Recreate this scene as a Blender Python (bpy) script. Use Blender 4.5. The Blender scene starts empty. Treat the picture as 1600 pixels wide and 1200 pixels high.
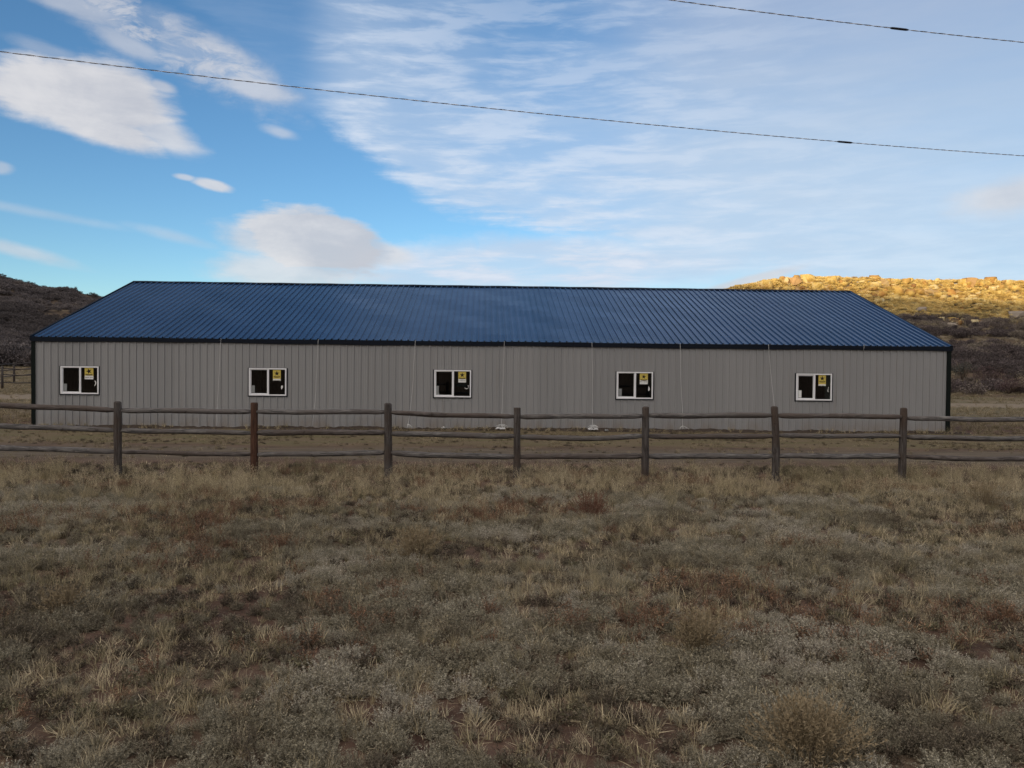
import bpy, bmesh, math, random
import numpy as np
from mathutils import Vector, Matrix, noise as mnoise

random.seed(7); RNG = np.random.default_rng(7)
S = bpy.context.scene
COL = S.collection
PI = math.pi

# ------------------------------------------------------------------ camera
CX, CH = -0.533, 2.053
YAW, PIT, ROL = 0.0348, -0.0205, -0.0101
F = 1250.0
_fw0 = Vector((math.sin(YAW), math.cos(YAW), 0)); _rt0 = Vector((math.cos(YAW), -math.sin(YAW), 0)); _up0 = Vector((0, 0, 1))
FW = _fw0*math.cos(PIT) + _up0*math.sin(PIT)
_u2 = _up0*math.cos(PIT) - _fw0*math.sin(PIT)
RT = _rt0*math.cos(ROL) - _u2*math.sin(ROL)
UP = _u2*math.cos(ROL) + _rt0*math.sin(ROL)
CAM = Vector((CX, 0, CH))
def ray(px, py): return FW + RT*((px-800)/F) + UP*((600-py)/F)
def at(px, py, Y):
    d = ray(px, py); return CAM + d*((Y-CAM.y)/d.y)
def on_plane(px, py, p0, n):
    d = ray(px, py); return CAM + d*((p0-CAM).dot(n)/d.dot(n))
cam = bpy.data.cameras.new('camera'); co = bpy.data.objects.new('camera', cam); COL.objects.link(co)
co.matrix_world = Matrix(((RT.x, UP.x, -FW.x, CAM.x), (RT.y, UP.y, -FW.y, CAM.y), (RT.z, UP.z, -FW.z, CAM.z), (0, 0, 0, 1)))
cam.sensor_width = 36; cam.lens = 36*F/1600; cam.clip_start = 0.05; cam.clip_end = 8000
S.camera = co

# ------------------------------------------------------------------ object helpers
def tag(o, label=None, cat=None, group=None, kind=None):
    if label: o['label'] = label
    if cat: o['category'] = cat
    if group: o['group'] = group
    if kind: o['kind'] = kind
    return o
def link(o, parent=None):
    COL.objects.link(o)
    if parent: o.parent = parent
    return o
def empty(name, loc=(0, 0, 0), rz=0, parent=None):
    o = bpy.data.objects.new(name, None); o.empty_display_size = .1
    o.location = loc; o.rotation_euler = (0, 0, rz); return link(o, parent)
def mesh_obj(name, me, mats, parent=None, loc=None, linkit=True):
    for m in (mats if isinstance(mats, (list, tuple)) else [mats]): me.materials.append(m)
    o = bpy.data.objects.new(name, me)
    if loc is not None: o.location = loc
    if linkit: link(o, parent)
    return o
class MB:
    def __init__(s): s.v = []; s.f = []; s.m = []; s.sm = []
    def add(s, vs, fs, mi=0, smooth=False):
        b = len(s.v); s.v += [tuple(v) for v in vs]
        for f in fs: s.f.append(tuple(i+b for i in f)); s.m.append(mi); s.sm.append(smooth)
    def box(s, x0, x1, y0, y1, z0, z1, mi=0):
        s.add([(x0,y0,z0),(x1,y0,z0),(x1,y1,z0),(x0,y1,z0),(x0,y0,z1),(x1,y0,z1),(x1,y1,z1),(x0,y1,z1)],
              [(0,3,2,1),(4,5,6,7),(0,1,5,4),(1,2,6,5),(2,3,7,6),(3,0,4,7)], mi)
    def tube(s, pts, rads, n=8, mi=0, rough=0.0, seed=0, smooth=True, ref=(0, 0, 1), flat=1.0):
        pts = [Vector(p) for p in pts]; rn = random.Random(seed); k = len(pts); vs = []
        if not isinstance(rads, (list, tuple)): rads = [rads]*k
        phase = [1+rough*rn.uniform(-1, 1) for _ in range(n)]
        for i, p in enumerate(pts):
            t = (pts[min(i+1, k-1)]-pts[max(i-1, 0)]).normalized()
            r_ = Vector(ref)
            if abs(t.dot(r_)) > .95: r_ = Vector((1, 0, 0))
            a = t.cross(r_).normalized(); b = t.cross(a).normalized()
            for j in range(n):
                th = 2*PI*j/n; rr = rads[i]*phase[j]*(1+rough*.6*rn.uniform(-1, 1))
                vs.append(p+a*math.cos(th)*rr+b*math.sin(th)*rr*flat)
        fs = []
        for i in range(k-1):
            for j in range(n): fs.append((i*n+j, i*n+(j+1) % n, (i+1)*n+(j+1) % n, (i+1)*n+j))
        s.add(vs, fs, mi, smooth)
        b = len(s.v)-len(vs)
        s.f.append(tuple(b+j for j in range(n))[::-1]); s.m.append(mi); s.sm.append(False)
        s.f.append(tuple(b+(k-1)*n+j for j in range(n))); s.m.append(mi); s.sm.append(False)
    def mesh(s, name):
        me = bpy.data.meshes.new(name); me.from_pydata(s.v, [], s.f)
        me.polygons.foreach_set('material_index', s.m); me.polygons.foreach_set('use_smooth', s.sm); me.update(); return me
    def build(s, name, mats, parent=None, loc=None, linkit=True):
        return mesh_obj(name, s.mesh(name), mats, parent, loc, linkit)
def np_mesh(name, V, Fq, k, smooth=False):
    """V (n,3), Fq (m,k) index array"""
    me = bpy.data.meshes.new(name); n = len(V); m = len(Fq)
    me.vertices.add(n); me.vertices.foreach_set('co', V.astype(np.float32).ravel())
    me.loops.add(m*k); me.loops.foreach_set('vertex_index', Fq.astype(np.int32).ravel())
    me.polygons.add(m); me.polygons.foreach_set('loop_start', np.arange(0, m*k, k, dtype=np.int32))
    if smooth: me.polygons.foreach_set('use_smooth', np.ones(m, dtype=bool))
    me.update(calc_edges=True); return me

# ------------------------------------------------------------------ noise
def _hash(ix, iy, s):
    h = (ix.astype(np.int64)*374761393 + iy.astype(np.int64)*668265263 + s*1442695) & 0xffffffff
    h = ((h ^ (h >> 13))*1274126177) & 0xffffffff
    return ((h ^ (h >> 16)) & 0xffffff)/float(0xffffff)
def vnoise(x, y, s=0):
    x = np.asarray(x, float); y = np.asarray(y, float)
    ix = np.floor(x); iy = np.floor(y); fx = x-ix; fy = y-iy
    fx = fx*fx*(3-2*fx); fy = fy*fy*(3-2*fy)
    a = _hash(ix, iy, s); b = _hash(ix+1, iy, s); c = _hash(ix, iy+1, s); d = _hash(ix+1, iy+1, s)
    return (a*(1-fx)+b*fx)*(1-fy)+(c*(1-fx)+d*fx)*fy
def fbm(x, y, s=0, o=4):
    r = 0; a = .5; t = 0
    for i in range(o):
        r = r+a*vnoise(np.asarray(x)*2**i, np.asarray(y)*2**i, s+i*17); t += a; a *= .5
    return r/t
def sst(a, b, x):
    t = np.clip((x-a)/(b-a), 0, 1); return t*t*(3-2*t)

# ------------------------------------------------------------------ terrain
SUN_EL = math.radians(7.0); TAN = math.tan(SUN_EL)
SD = np.array([-0.451, -0.892]); SE = np.array([0.892, -0.451])
def rimY(x): return 116+5*(fbm(x/14., x*0+3.3, 5, 3)-.5)*2
def h_right(x, y):
    fade = sst(-8, 47, x)
    y0 = 50+6*(fbm(x/11., x*0, 9, 2)-.5)
    ry = rimY(x)
    t = np.clip((y-y0)/(ry-y0), 0, 1)
    prof = 10.6*t**1.12 + 2.0*sst(.86, .95, t) + 2.6*sst(.955, 1.0, t)
    n = (fbm(x/7., y/7., 21, 5)-.5)*2.2*sst(0, .15, t)*(1-.75*sst(.93, 1, t))
    return (prof*fade + n*fade)
def h_left(x, y):
    R = np.clip(22.8+(-133-x)*.207, 0, 33)*sst(470, 255, y)
    t = sst(100, 235, y)
    n = (fbm(x/16., y/16., 31, 4)-.5)*4.5*sst(100, 150, y)*sst(-10, -40, x)
    return R*t + n
def h_back(x, y):
    p = x*SD[0]+y*SD[1]; q = x*SE[0]+y*SE[1]
    H = 59.0 + 55*sst(-45, -200, q) + 6*(fbm(q/60., q*0+1, 41, 3)-.5)*sst(25, 80, np.abs(q-6))
    return H*sst(70, 250, p)
def height(x, y):
    x = np.asarray(x, float); y = np.asarray(y, float)
    d = np.hypot(x-CX, y)
    near = .09*(fbm(x/1.7, y/1.7, 3, 3)-.5)*sst(17, 13, y)*sst(1.0, 3.0, d) + .04*(fbm(x/.8, y/.8, 4, 3)-.5)*sst(30, 60, y)
    rise = .18*sst(34, 55, y)
    rise = rise+1.35*sst(60, 96, y)*sst(-14, -30, x)
    return near+rise+h_right(x, y)+h_left(x, y)+h_back(x, y)
def hz(x, y): return float(height(np.array([x]), np.array([y]))[0])

# ------------------------------------------------------------------ materials
def new_mat(name, rough=.8, spec=.3):
    m = bpy.data.materials.new(name); m.use_nodes = True
    b = m.node_tree.nodes['Principled BSDF']; b.inputs['Roughness'].default_value = rough
    b.inputs['Specular IOR Level'].default_value = spec
    return m, m.node_tree, b
def N(nt, t, **kw):
    n = nt.nodes.new(t)
    for k, v in kw.items():
        if k in n.inputs: n.inputs[k].default_value = v
        else: setattr(n, k, v)
    return n
def setv(nt, sock, v):
    if isinstance(v, bpy.types.NodeSocket): nt.links.new(v, sock)
    elif v is not None:
        if sock.type == 'RGBA' and len(v) == 3: v = (*v, 1)
        sock.default_value = v
def mth(nt, op, a, b=None, c=None, clamp=False):
    n = nt.nodes.new('ShaderNodeMath'); n.operation = op; n.use_clamp = clamp
    setv(nt, n.inputs[0], a)
    if b is not None: setv(nt, n.inputs[1], b)
    if c is not None: setv(nt, n.inputs[2], c)
    return n.outputs[0]
def mixc(nt, f, a, b, mode='MIX'):
    n = nt.nodes.new('ShaderNodeMix'); n.data_type = 'RGBA'; n.blend_type = mode
    setv(nt, n.inputs[0], f); setv(nt, n.inputs[6], a); setv(nt, n.inputs[7], b); return n.outputs[2]
def ss(nt, a, b, x):
    n = nt.nodes.new('ShaderNodeMapRange'); n.interpolation_type = 'SMOOTHSTEP'
    setv(nt, n.inputs[0], x); n.inputs[1].default_value = a; n.inputs[2].default_value = b
    n.inputs[3].default_value = 0; n.inputs[4].default_value = 1
    if a > b:
        n.inputs[1].default_value = b; n.inputs[2].default_value = a; n.inputs[3].default_value = 1; n.inputs[4].default_value = 0
    return n.outputs[0]
def pos(nt):
    return nt.nodes.new('ShaderNodeNewGeometry').outputs['Position']
def mapped(nt, vec, scale=(1, 1, 1), rot=(0, 0, 0), loc=(0, 0, 0)):
    n = nt.nodes.new('ShaderNodeMapping'); nt.links.new(vec, n.inputs[0])
    n.inputs['Scale'].default_value = scale; n.inputs['Rotation'].default_value = rot; n.inputs['Location'].default_value = loc
    return n.outputs[0]
def noi(nt, vec, scale, detail=4, rough=.55, dist=0):
    n = nt.nodes.new('ShaderNodeTexNoise'); nt.links.new(vec, n.inputs['Vector'])
    n.inputs['Scale'].default_value = scale; n.inputs['Detail'].default_value = detail
    n.inputs['Roughness'].default_value = rough; n.inputs['Distortion'].default_value = dist
    return n.outputs['Fac']
def bump(nt, b, h, strength=.3, dist=.01):
    n = nt.nodes.new('ShaderNodeBump'); n.inputs['Strength'].default_value = strength; n.inputs['Distance'].default_value = dist
    nt.links.new(h, n.inputs['Height']); nt.links.new(n.outputs[0], b.inputs['Normal'])

def mat_ground():
    m, nt, b = new_mat('earth', .95, .1)
    P = pos(nt); sep = N(nt, 'ShaderNodeSeparateXYZ'); nt.links.new(P, sep.inputs[0]); X, Y, Z = sep.outputs
    big = noi(nt, P, .25, 5); mid = noi(nt, P, 1.6, 6, .65); fine = noi(nt, P, 22, 5, .7)
    soil = mixc(nt, ss(nt, .35, .65, mid), (.065, .040, .030), (.135, .085, .062))
    soil = mixc(nt, ss(nt, .45, .7, big), soil, (.16, .125, .085))
    # packed strip driven beside the building, and turf beside it
    Yn = mth(nt, 'ADD', Y, mth(nt, 'MULTIPLY', mth(nt, 'SUBTRACT', noi(nt, mapped(nt, P, (.25, 1, 1)), .9, 4), .5), 2.2))
    pack = mth(nt, 'MULTIPLY', ss(nt, 17.0, 18.2, Yn), ss(nt, 21.0, 19.6, Yn))
    c = mixc(nt, pack, soil, mixc(nt, ss(nt, .35, .65, noi(nt, mapped(nt, P, (.3, 1.6, 1)), 2.5, 5)), (.10, .080, .058), (.145, .118, .088)))
    turf = mth(nt, 'MULTIPLY', ss(nt, 20.4, 21.4, Yn), ss(nt, 26.6, 25.4, Yn))
    tc = mixc(nt, ss(nt, .38, .62, noi(nt, mapped(nt, P, (.4, 1.2, 1)), 1.6, 6, .7)), (.12, .105, .055), (.15, .112, .075))
    c = mixc(nt, turf, c, tc)
    rear = ss(nt, 28, 36, Y)
    rc = mixc(nt, ss(nt, .4, .6, noi(nt, mapped(nt, P, (.06, .35, 1)), 1.0, 5, .6)), (.13, .112, .068), (.18, .142, .10))
    c = mixc(nt, rear, c, rc)
    road = mth(nt, 'MULTIPLY', ss(nt, 43, 44.5, Yn), ss(nt, 49, 47.5, Yn))
    c = mixc(nt, mth(nt, 'MULTIPLY', road, .8), c, (.23, .185, .14))
    c = mixc(nt, mth(nt, 'MULTIPLY', ss(nt, .5, .75, fine), .5), c, mixc(nt, .5, c, (.34, .28, .21)))
    nt.links.new(c, b.inputs['Base Color'])
    bump(nt, b, mth(nt, 'ADD', fine, mth(nt, 'MULTIPLY', mid, .6)), .8, .04)
    return m
def mat_hill(name, ca, cb, cc, sc=.12):
    m, nt, b = new_mat(name, .95, .1); P = pos(nt)
    a = noi(nt, P, sc, 6, .65); d = noi(nt, P, sc*6, 5, .7)
    c = mixc(nt, ss(nt, .38, .62, a), ca, cb); c = mixc(nt, ss(nt, .5, .68, d), c, cc)
    nt.links.new(c, b.inputs['Base Color']); bump(nt, b, d, .8, .3); return m
def mat_sand():
    m, nt, b = new_mat('sandstone', .9, .15); P = pos(nt)
    a = noi(nt, P, .35, 4, .6); d = noi(nt, P, 2.2, 6, .7)
    oi = N(nt, 'ShaderNodeObjectInfo')
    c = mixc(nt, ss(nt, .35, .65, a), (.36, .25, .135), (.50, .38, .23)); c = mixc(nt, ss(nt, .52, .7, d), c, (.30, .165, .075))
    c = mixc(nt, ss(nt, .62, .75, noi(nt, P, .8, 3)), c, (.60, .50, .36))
    nt.links.new(c, b.inputs['Base Color']); bump(nt, b, d, .7, .25); return m
def mat_leaf(name, cols, dead=.0, rough=.75, sc=.6, trans=.15):
    """plant colours: tint from the scattered point, a patchy world noise and small variation"""
    m, nt, b = new_mat(name, rough, .15); P = pos(nt)
    at_ = nt.nodes.new('ShaderNodeAttribute'); at_.attribute_type = 'INSTANCER'; at_.attribute_name = 'tint'
    t = at_.outputs['Fac']
    v = noi(nt, P, 9, 3, .6)
    f = mth(nt, 'ADD', t, mth(nt, 'MULTIPLY', mth(nt, 'SUBTRACT', v, .5), .5), clamp=True)
    r = nt.nodes.new('ShaderNodeValToRGB'); nt.links.new(f, r.inputs[0])
    el = r.color_ramp.elements
    while len(el) < len(cols): el.new(.5)
    for i, c in enumerate(cols): el[i].position = i/(len(cols)-1); el[i].color = (*c, 1)
    fine = noi(nt, P, 70, 2, .5)
    c = mixc(nt, mth(nt, 'MULTIPLY', ss(nt, .35, .7, fine), .4), r.outputs[0], mixc(nt, .5, r.outputs[0], (.42, .36, .26)))
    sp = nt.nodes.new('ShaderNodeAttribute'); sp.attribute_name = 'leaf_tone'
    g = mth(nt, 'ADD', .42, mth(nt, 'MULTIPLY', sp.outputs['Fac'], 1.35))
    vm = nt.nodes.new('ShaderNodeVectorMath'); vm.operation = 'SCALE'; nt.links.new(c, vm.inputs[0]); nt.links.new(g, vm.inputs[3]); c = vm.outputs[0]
    nt.links.new(c, b.inputs['Base Color'])
    if trans > 0:
        tr = nt.nodes.new('ShaderNodeBsdfTranslucent'); nt.links.new(c, tr.inputs[0])
        mx = nt.nodes.new('ShaderNodeMixShader'); mx.inputs[0].default_value = trans
        nt.links.new(b.outputs[0], mx.inputs[1]); nt.links.new(tr.outputs[0], mx.inputs[2])
        nt.links.new(mx.outputs[0], nt.nodes['Material Output'].inputs[0])
    return m
def mat_metal(name, col, var, rough, spec=.5, coat=0, dirt=None):
    m, nt, b = new_mat(name, rough, spec); P = pos(nt)
    sep = N(nt, 'ShaderNodeSeparateXYZ'); nt.links.new(P, sep.inputs[0])
    # each 0.91 m sheet differs a little
    sheet = mth(nt, 'FLOOR', mth(nt, 'DIVIDE', mth(nt, 'ADD', sep.outputs[0], 15.24), .9144))
    wn = nt.nodes.new('ShaderNodeTexWhiteNoise'); wn.noise_dimensions = '1D'; nt.links.new(sheet, wn.inputs['W'])
    f = mth(nt, 'ADD', mth(nt, 'MULTIPLY', wn.outputs[0], .5), mth(nt, 'MULTIPLY', noi(nt, mapped(nt, P, (1, 1, .3)), .8, 5, .6), .6))
    c = mixc(nt, ss(nt, .2, .9, f), col, var)
    if dirt:
        g = mth(nt, 'MULTIPLY', ss(nt, .55, .02, sep.outputs[2]), ss(nt, .3, .7, noi(nt, mapped(nt, P, (1, 1, .5)), 2.5, 5, .7)))
        c = mixc(nt, mth(nt, 'MULTIPLY', g, .55), c, dirt)
        st = noi(nt, mapped(nt, P, (6, 6, .25)), 1.5, 4, .6)
        c = mixc(nt, mth(nt, 'MULTIPLY', ss(nt, .55, .75, st), .18), c, dirt)
    nt.links.new(c, b.inputs['Base Color'])
    rn = noi(nt, P, 1.7, 4, .6); nt.links.new(mth(nt, 'ADD', mth(nt, 'MULTIPLY', rn, .16), rough-.08), b.inputs['Roughness'])
    if coat: b.inputs['Coat Weight'].default_value = coat; b.inputs['Coat Roughness'].default_value = .15
    bump(nt, b, noi(nt, mapped(nt, P, (1, 1, .5)), 1.1, 3, .5), .25, .02)
    return m
def mat_plain(name, col, rough=.6, spec=.3, nsc=6, amp=.15, bmp=0):
    m, nt, b = new_mat(name, rough, spec); P = pos(nt)
    c = mixc(nt, noi(nt, P, nsc, 4, .6), tuple(x*(1-amp) for x in col), tuple(min(1, x*(1+amp)) for x in col))
    nt.links.new(c, b.inputs['Base Color'])
    if bmp: bump(nt, b, noi(nt, P, nsc*3, 4), bmp, .01)
    return m
def mat_wood(name, ca, cb, cc, axis='x'):
    m, nt, b = new_mat(name, .9, .15); P = pos(nt)
    scl = (1.2, 14, 14) if axis == 'x' else (14, 14, 1.2)
    g = noi(nt, mapped(nt, P, scl), 3.0, 6, .7, .6); p = noi(nt, P, 1.4, 4, .6); k = noi(nt, P, 9, 3)
    c = mixc(nt, ss(nt, .35, .68, g), ca, cb); c = mixc(nt, ss(nt, .42, .68, p), c, cc)
    c = mixc(nt, mth(nt, 'MULTIPLY', ss(nt, .64, .72, k), .6), c, (.035, .028, .024))
    nt.links.new(c, b.inputs['Base Color']); bump(nt, b, g, .9, .02); return m
def mat_glass():
    m = bpy.data.materials.new('window_glass'); m.use_nodes = True; nt = m.node_tree; nt.nodes.clear()
    o = nt.nodes.new('ShaderNodeOutputMaterial'); fr = nt.nodes.new('ShaderNodeFresnel'); fr.inputs[0].default_value = 1.5
    tr = nt.nodes.new('ShaderNodeBsdfTransparent'); tr.inputs[0].default_value = (.5, .54, .54, 1)
    gl = nt.nodes.new('ShaderNodeBsdfGlossy'); gl.inputs['Roughness'].default_value = .01; gl.inputs[0].default_value = (1, 1, 1, 1)
    mx = nt.nodes.new('ShaderNodeMixShader')
    nt.links.new(mth(nt, 'MULTIPLY', fr.outputs[0], 1.0), mx.inputs[0]); nt.links.new(tr.outputs[0], mx.inputs[1]); nt.links.new(gl.outputs[0], mx.inputs[2])
    nt.links.new(mx.outputs[0], o.inputs[0]); return m

M = {}
M['ground'] = mat_ground()
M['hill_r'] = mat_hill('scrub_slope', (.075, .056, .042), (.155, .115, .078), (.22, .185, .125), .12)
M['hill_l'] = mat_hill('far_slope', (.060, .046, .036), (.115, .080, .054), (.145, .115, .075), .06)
M['sand'] = mat_sand()
def mat_sandrock():
    m, nt, b = new_mat('broken_sandstone', .9, .15); P = pos(nt)
    a = nt.nodes.new('ShaderNodeAttribute'); a.attribute_name = 'shade_of_stone'
    r = nt.nodes.new('ShaderNodeValToRGB'); nt.links.new(mth(nt, 'ADD', a.outputs['Fac'], mth(nt, 'MULTIPLY', mth(nt, 'SUBTRACT', noi(nt, P, 1.2, 4), .5), .5)), r.inputs[0])
    cs = [(.24, .13, .06), (.42, .27, .10), (.55, .40, .15), (.60, .46, .20), (.62, .52, .33), (.50, .36, .12), (.40, .22, .08)]
    el = r.color_ramp.elements
    while len(el) < len(cs): el.new(.5)
    for i, c in enumerate(cs): el[i].position = i/(len(cs)-1); el[i].color = (*c, 1)
    d = noi(nt, P, 5, 5, .7)
    c = mixc(nt, mth(nt, 'MULTIPLY', ss(nt, .55, .7, d), .5), r.outputs[0], (.22, .13, .06))
    nt.links.new(c, b.inputs['Base Color']); bump(nt, b, d, .8, .15); return m
M['sandrock'] = mat_sandrock()
M['sage'] = mat_leaf('sage', [(.13, .105, .078), (.25, .222, .158), (.34, .31, .235), (.43, .39, .32)])
M['straw'] = mat_leaf('dry_grass', [(.24, .205, .115), (.38, .315, .20), (.50, .42, .285), (.37, .305, .18)], trans=.2)
M['pasture'] = mat_leaf('pasture_grass', [(.15, .125, .07), (.23, .185, .115), (.30, .245, .16), (.22, .18, .10)], trans=.2)
M['rust'] = mat_leaf('russet_weed', [(.12, .06, .04), (.22, .12, .075), (.28, .17, .10)])
M['duff'] = mat_leaf('dark_forb', [(.06, .048, .035), (.12, .09, .068), (.17, .155, .09)])
M['brush'] = mat_leaf('brush', [(.042, .032, .038), (.095, .074, .082), (.185, .155, .12), (.34, .27, .12)], trans=.05)
M['brush_l'] = mat_leaf('grey_brush', [(.055, .048, .056), (.105, .092, .102), (.15, .13, .128), (.125, .09, .06)], trans=.05)
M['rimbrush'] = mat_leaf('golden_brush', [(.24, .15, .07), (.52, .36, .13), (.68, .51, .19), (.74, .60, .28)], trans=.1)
M['gold'] = mat_leaf('rabbitbrush', [(.20, .15, .07), (.36, .27, .12), (.44, .35, .19)])
M['twig'] = mat_plain('twigs', (.12, .09, .07), .9, .1)
M['wall'] = mat_metal('taupe_siding', (.258, .258, .261), (.284, .283, .285), .5, .35, dirt=(.20, .155, .115))
M['roof'] = mat_metal('blue_roofing', (.011, .034, .090), (.016, .043, .110), .17, .38)
M['trim'] = mat_plain('dark_trim', (.005, .008, .015), .6, .12, 2, .25)
M['ctrim'] = mat_plain('black_corner_trim', (.005, .008, .007), .6, .12, 2, .25)
M['vinyl'] = mat_plain('white_vinyl', (.80, .80, .82), .4, .4, 5, .06)
M['glass'] = mat_glass()
M['yellow'] = mat_plain('yellow_paper', (.60, .47, .10), .5, .3, 30, .08)
M['black'] = mat_plain('black_ink', (.02, .012, .008), .5, .3)
M['white'] = mat_plain('white_paper', (.72, .72, .70), .6, .3, 20, .1)
M['grey'] = mat_plain('grey_sheet', (.24, .25, .25), .6, .3, 25, .3)
M['inside'] = mat_plain('raw_framing', (.03, .026, .022), .8, .2)
M['post'] = mat_wood('grey_post_wood', (.038, .032, .030), (.125, .112, .104), (.075, .055, .044), 'z')
M['postred'] = mat_wood('red_post_wood', (.050, .024, .017), (.115, .060, .040), (.080, .048, .036), 'z')
M['rail'] = mat_wood('grey_rail_wood', (.060, .056, .056), (.230, .215, .205), (.12, .105, .098), 'x')
M['rail2'] = mat_wood('brown_rail_wood', (.050, .042, .040), (.185, .162, .150), (.10, .080, .070), 'x')
M['string'] = mat_plain('white_string', (.62, .62, .62), .7, .2)
M['cable'] = mat_plain('black_cable', (.015, .016, .02), .5, .3)
M['alu'] = mat_plain('bare_wire', (.75, .76, .80), .5, .5)
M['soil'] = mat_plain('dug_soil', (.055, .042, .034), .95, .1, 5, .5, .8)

# ------------------------------------------------------------------ world
def world():
    w = bpy.data.worlds.new('World'); S.world = w; w.use_nodes = True; nt = w.node_tree
    bg = nt.nodes['Background']; STR = .12
    bg.inputs[1].default_value = STR
    sky = nt.nodes.new('ShaderNodeTexSky'); sky.sky_type = 'NISHITA'; sky.sun_disc = False
    sky.sun_elevation = SUN_EL; sky.sun_rotation = math.atan2(SD[0], SD[1]) % (2*PI)
    sky.altitude = 2000; sky.air_density = 1.0; sky.dust_density = .3; sky.ozone_density = 1.5
    tc = nt.nodes.new('ShaderNodeTexCoord'); D = tc.outputs['Generated']
    sep = N(nt, 'ShaderNodeSeparateXYZ'); nt.links.new(D, sep.inputs[0]); dx, dy, dz = sep.outputs
    az = mth(nt, 'ARCTAN2', dx, dy); el = mth(nt, 'ARCSINE', dz)
    def vec(a, e):
        c = nt.nodes.new('ShaderNodeCombineXYZ'); setv(nt, c.inputs[0], a); setv(nt, c.inputs[1], e); return c.outputs[0]
    V = vec(az, el)
    def ang(px, py):
        d = ray(px, py).normalized(); return math.atan2(d.x, d.y), math.asin(d.z)
    def frame(px, py, deg):
        """rotated local coordinates (radians) about a sky direction; deg = clockwise tilt seen by an observer"""
        a, e = ang(px, py); r = math.radians(deg)
        u = mth(nt, 'SUBTRACT', az, a); v = mth(nt, 'SUBTRACT', el, e)
        U = mth(nt, 'SUBTRACT', mth(nt, 'MULTIPLY', u, math.cos(r)), mth(nt, 'MULTIPLY', v, math.sin(r)))
        W = mth(nt, 'ADD', mth(nt, 'MULTIPLY', u, math.sin(r)), mth(nt, 'MULTIPLY', v, math.cos(r)))
        return U, W
    wa = mapped(nt, V, (1, 1.6, 1), (0, 0, math.radians(12)))
    n1 = noi(nt, wa, 9, 8, .62, .3); n2 = noi(nt, wa, 28, 7, .62, .4)
    nz = mth(nt, 'ADD', mth(nt, 'MULTIPLY', mth(nt, 'SUBTRACT', n1, .5), .9), mth(nt, 'MULTIPLY', mth(nt, 'SUBTRACT', n2, .5), .7))
    n2b = noi(nt, mapped(nt, V, (1.4, 3.2, 1), (0, 0, math.radians(-18)), (3, 1, 0)), 17, 8, .65, .6)
    # fine fibres
    fib = noi(nt, mapped(nt, V, (1.5, 8.5, 1), (0, 0, math.radians(-9))), 6, 9, .60, .25)
    fib2 = noi(nt, mapped(nt, V, (1.0, 5.5, 1), (0, 0, math.radians(13))), 5, 7, .56, .25)
    def ell(px, py, rx, ry, deg, warp=1.0, soft=.35, k=0.0, hard=0):
        U, W = frame(px, py, deg)
        a = mth(nt, 'DIVIDE', U, rx/F); b_ = mth(nt, 'DIVIDE', W, ry/F)
        if k: b_ = mth(nt, 'ADD', b_, mth(nt, 'MULTIPLY', a, k))
        r = mth(nt, 'SQRT', mth(nt, 'ADD', mth(nt, 'MULTIPLY', a, a), mth(nt, 'MULTIPLY', b_, b_)))
        r = mth(nt, 'ADD', r, mth(nt, 'ADD', mth(nt, 'MULTIPLY', nz, warp), mth(nt, 'MULTIPLY', mth(nt, 'SUBTRACT', fib, .5), .75)))
        return ss(nt, 1+soft, 1-soft, r)
    def mx(*a):
        r = a[0]
        for b_ in a[1:]: r = mth(nt, 'MAXIMUM', r, b_)
        return r
    front = ss(nt, .35, .6, dy)
    # white puffs on the left
    c1 = mx(ell(98, 142, 90, 40, -4, .5, .25), ell(178, 158, 74, 48, 10, .5, .28), ell(150, 192, 92, 24, 14, .5, .3))
    c1b = mx(mth(nt, 'MULTIPLY', ell(245, 205, 56, 20, 20, .7, .5), .85), mth(nt, 'MULTIPLY', ell(252, 135, 18, 8, 5, .6, .5), .7))
    brk = ss(nt, .36, .60, n2b)
    c2 = mth(nt, 'MULTIPLY', mth(nt, 'MULTIPLY', ell(225, 48, 160, 30, 21, 1.2, .7), .70), brk)
    c2b = mth(nt, 'MULTIPLY', mx(mth(nt, 'MULTIPLY', ell(335, 95, 100, 28, 22, 1.1, .6), mth(nt, 'ADD', .35, mth(nt, 'MULTIPLY', brk, .5))), mth(nt, 'MULTIPLY', ell(405, 140, 52, 16, 8, 1.0, .5), .8)), .9)
    c2c = mth(nt, 'MULTIPLY', mx(ell(110, 6, 75, 14, 12, 1.0, .55), ell(195, 66, 45, 12, 20, 1.0, .6)), .55)
    c3 = ell(492, 376, 108, 46, 5, .40, .16, .12)
    c3b = mth(nt, 'MULTIPLY', mx(ell(575, 392, 62, 20, 8, .5, .3), ell(455, 424, 110, 24, 1, .9, .45), ell(410, 378, 60, 20, 10, .9, .5)), .8)
    sm = mx(mth(nt, 'MULTIPLY', ell(332, 289, 26, 7, 9, .8, .4), .9), mth(nt, 'MULTIPLY', ell(289, 277, 14, 4, 5, .6, .5), .7),
            mth(nt, 'MULTIPLY', ell(438, 207, 20, 6, 10, 1.2, .8), .5), mth(nt, 'MULTIPLY', ell(30, 392, 58, 8, 12, .9, .7), .6),
            mth(nt, 'MULTIPLY', ell(40, 329, 85, 5, 6, 1., .9), .28), mth(nt, 'MULTIPLY', ell(275, 370, 46, 6, 11, 1., .9), .35),
            mth(nt, 'MULTIPLY', ell(0, 262, 14, 8, 0, .6, .5), .5), mth(nt, 'MULTIPLY', ell(1165, 440, 80, 7, -14, .5, .5), .8),
            mth(nt, 'MULTIPLY', ell(1585, 305, 60, 22, -8, 1., .6), .75), mth(nt, 'MULTIPLY', ell(75, 78, 40, 8, 8, .9, .6), .3))
    puffs = mx(c1, c1b, c2, c2b, c2c, c3, c3b, sm)
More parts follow.
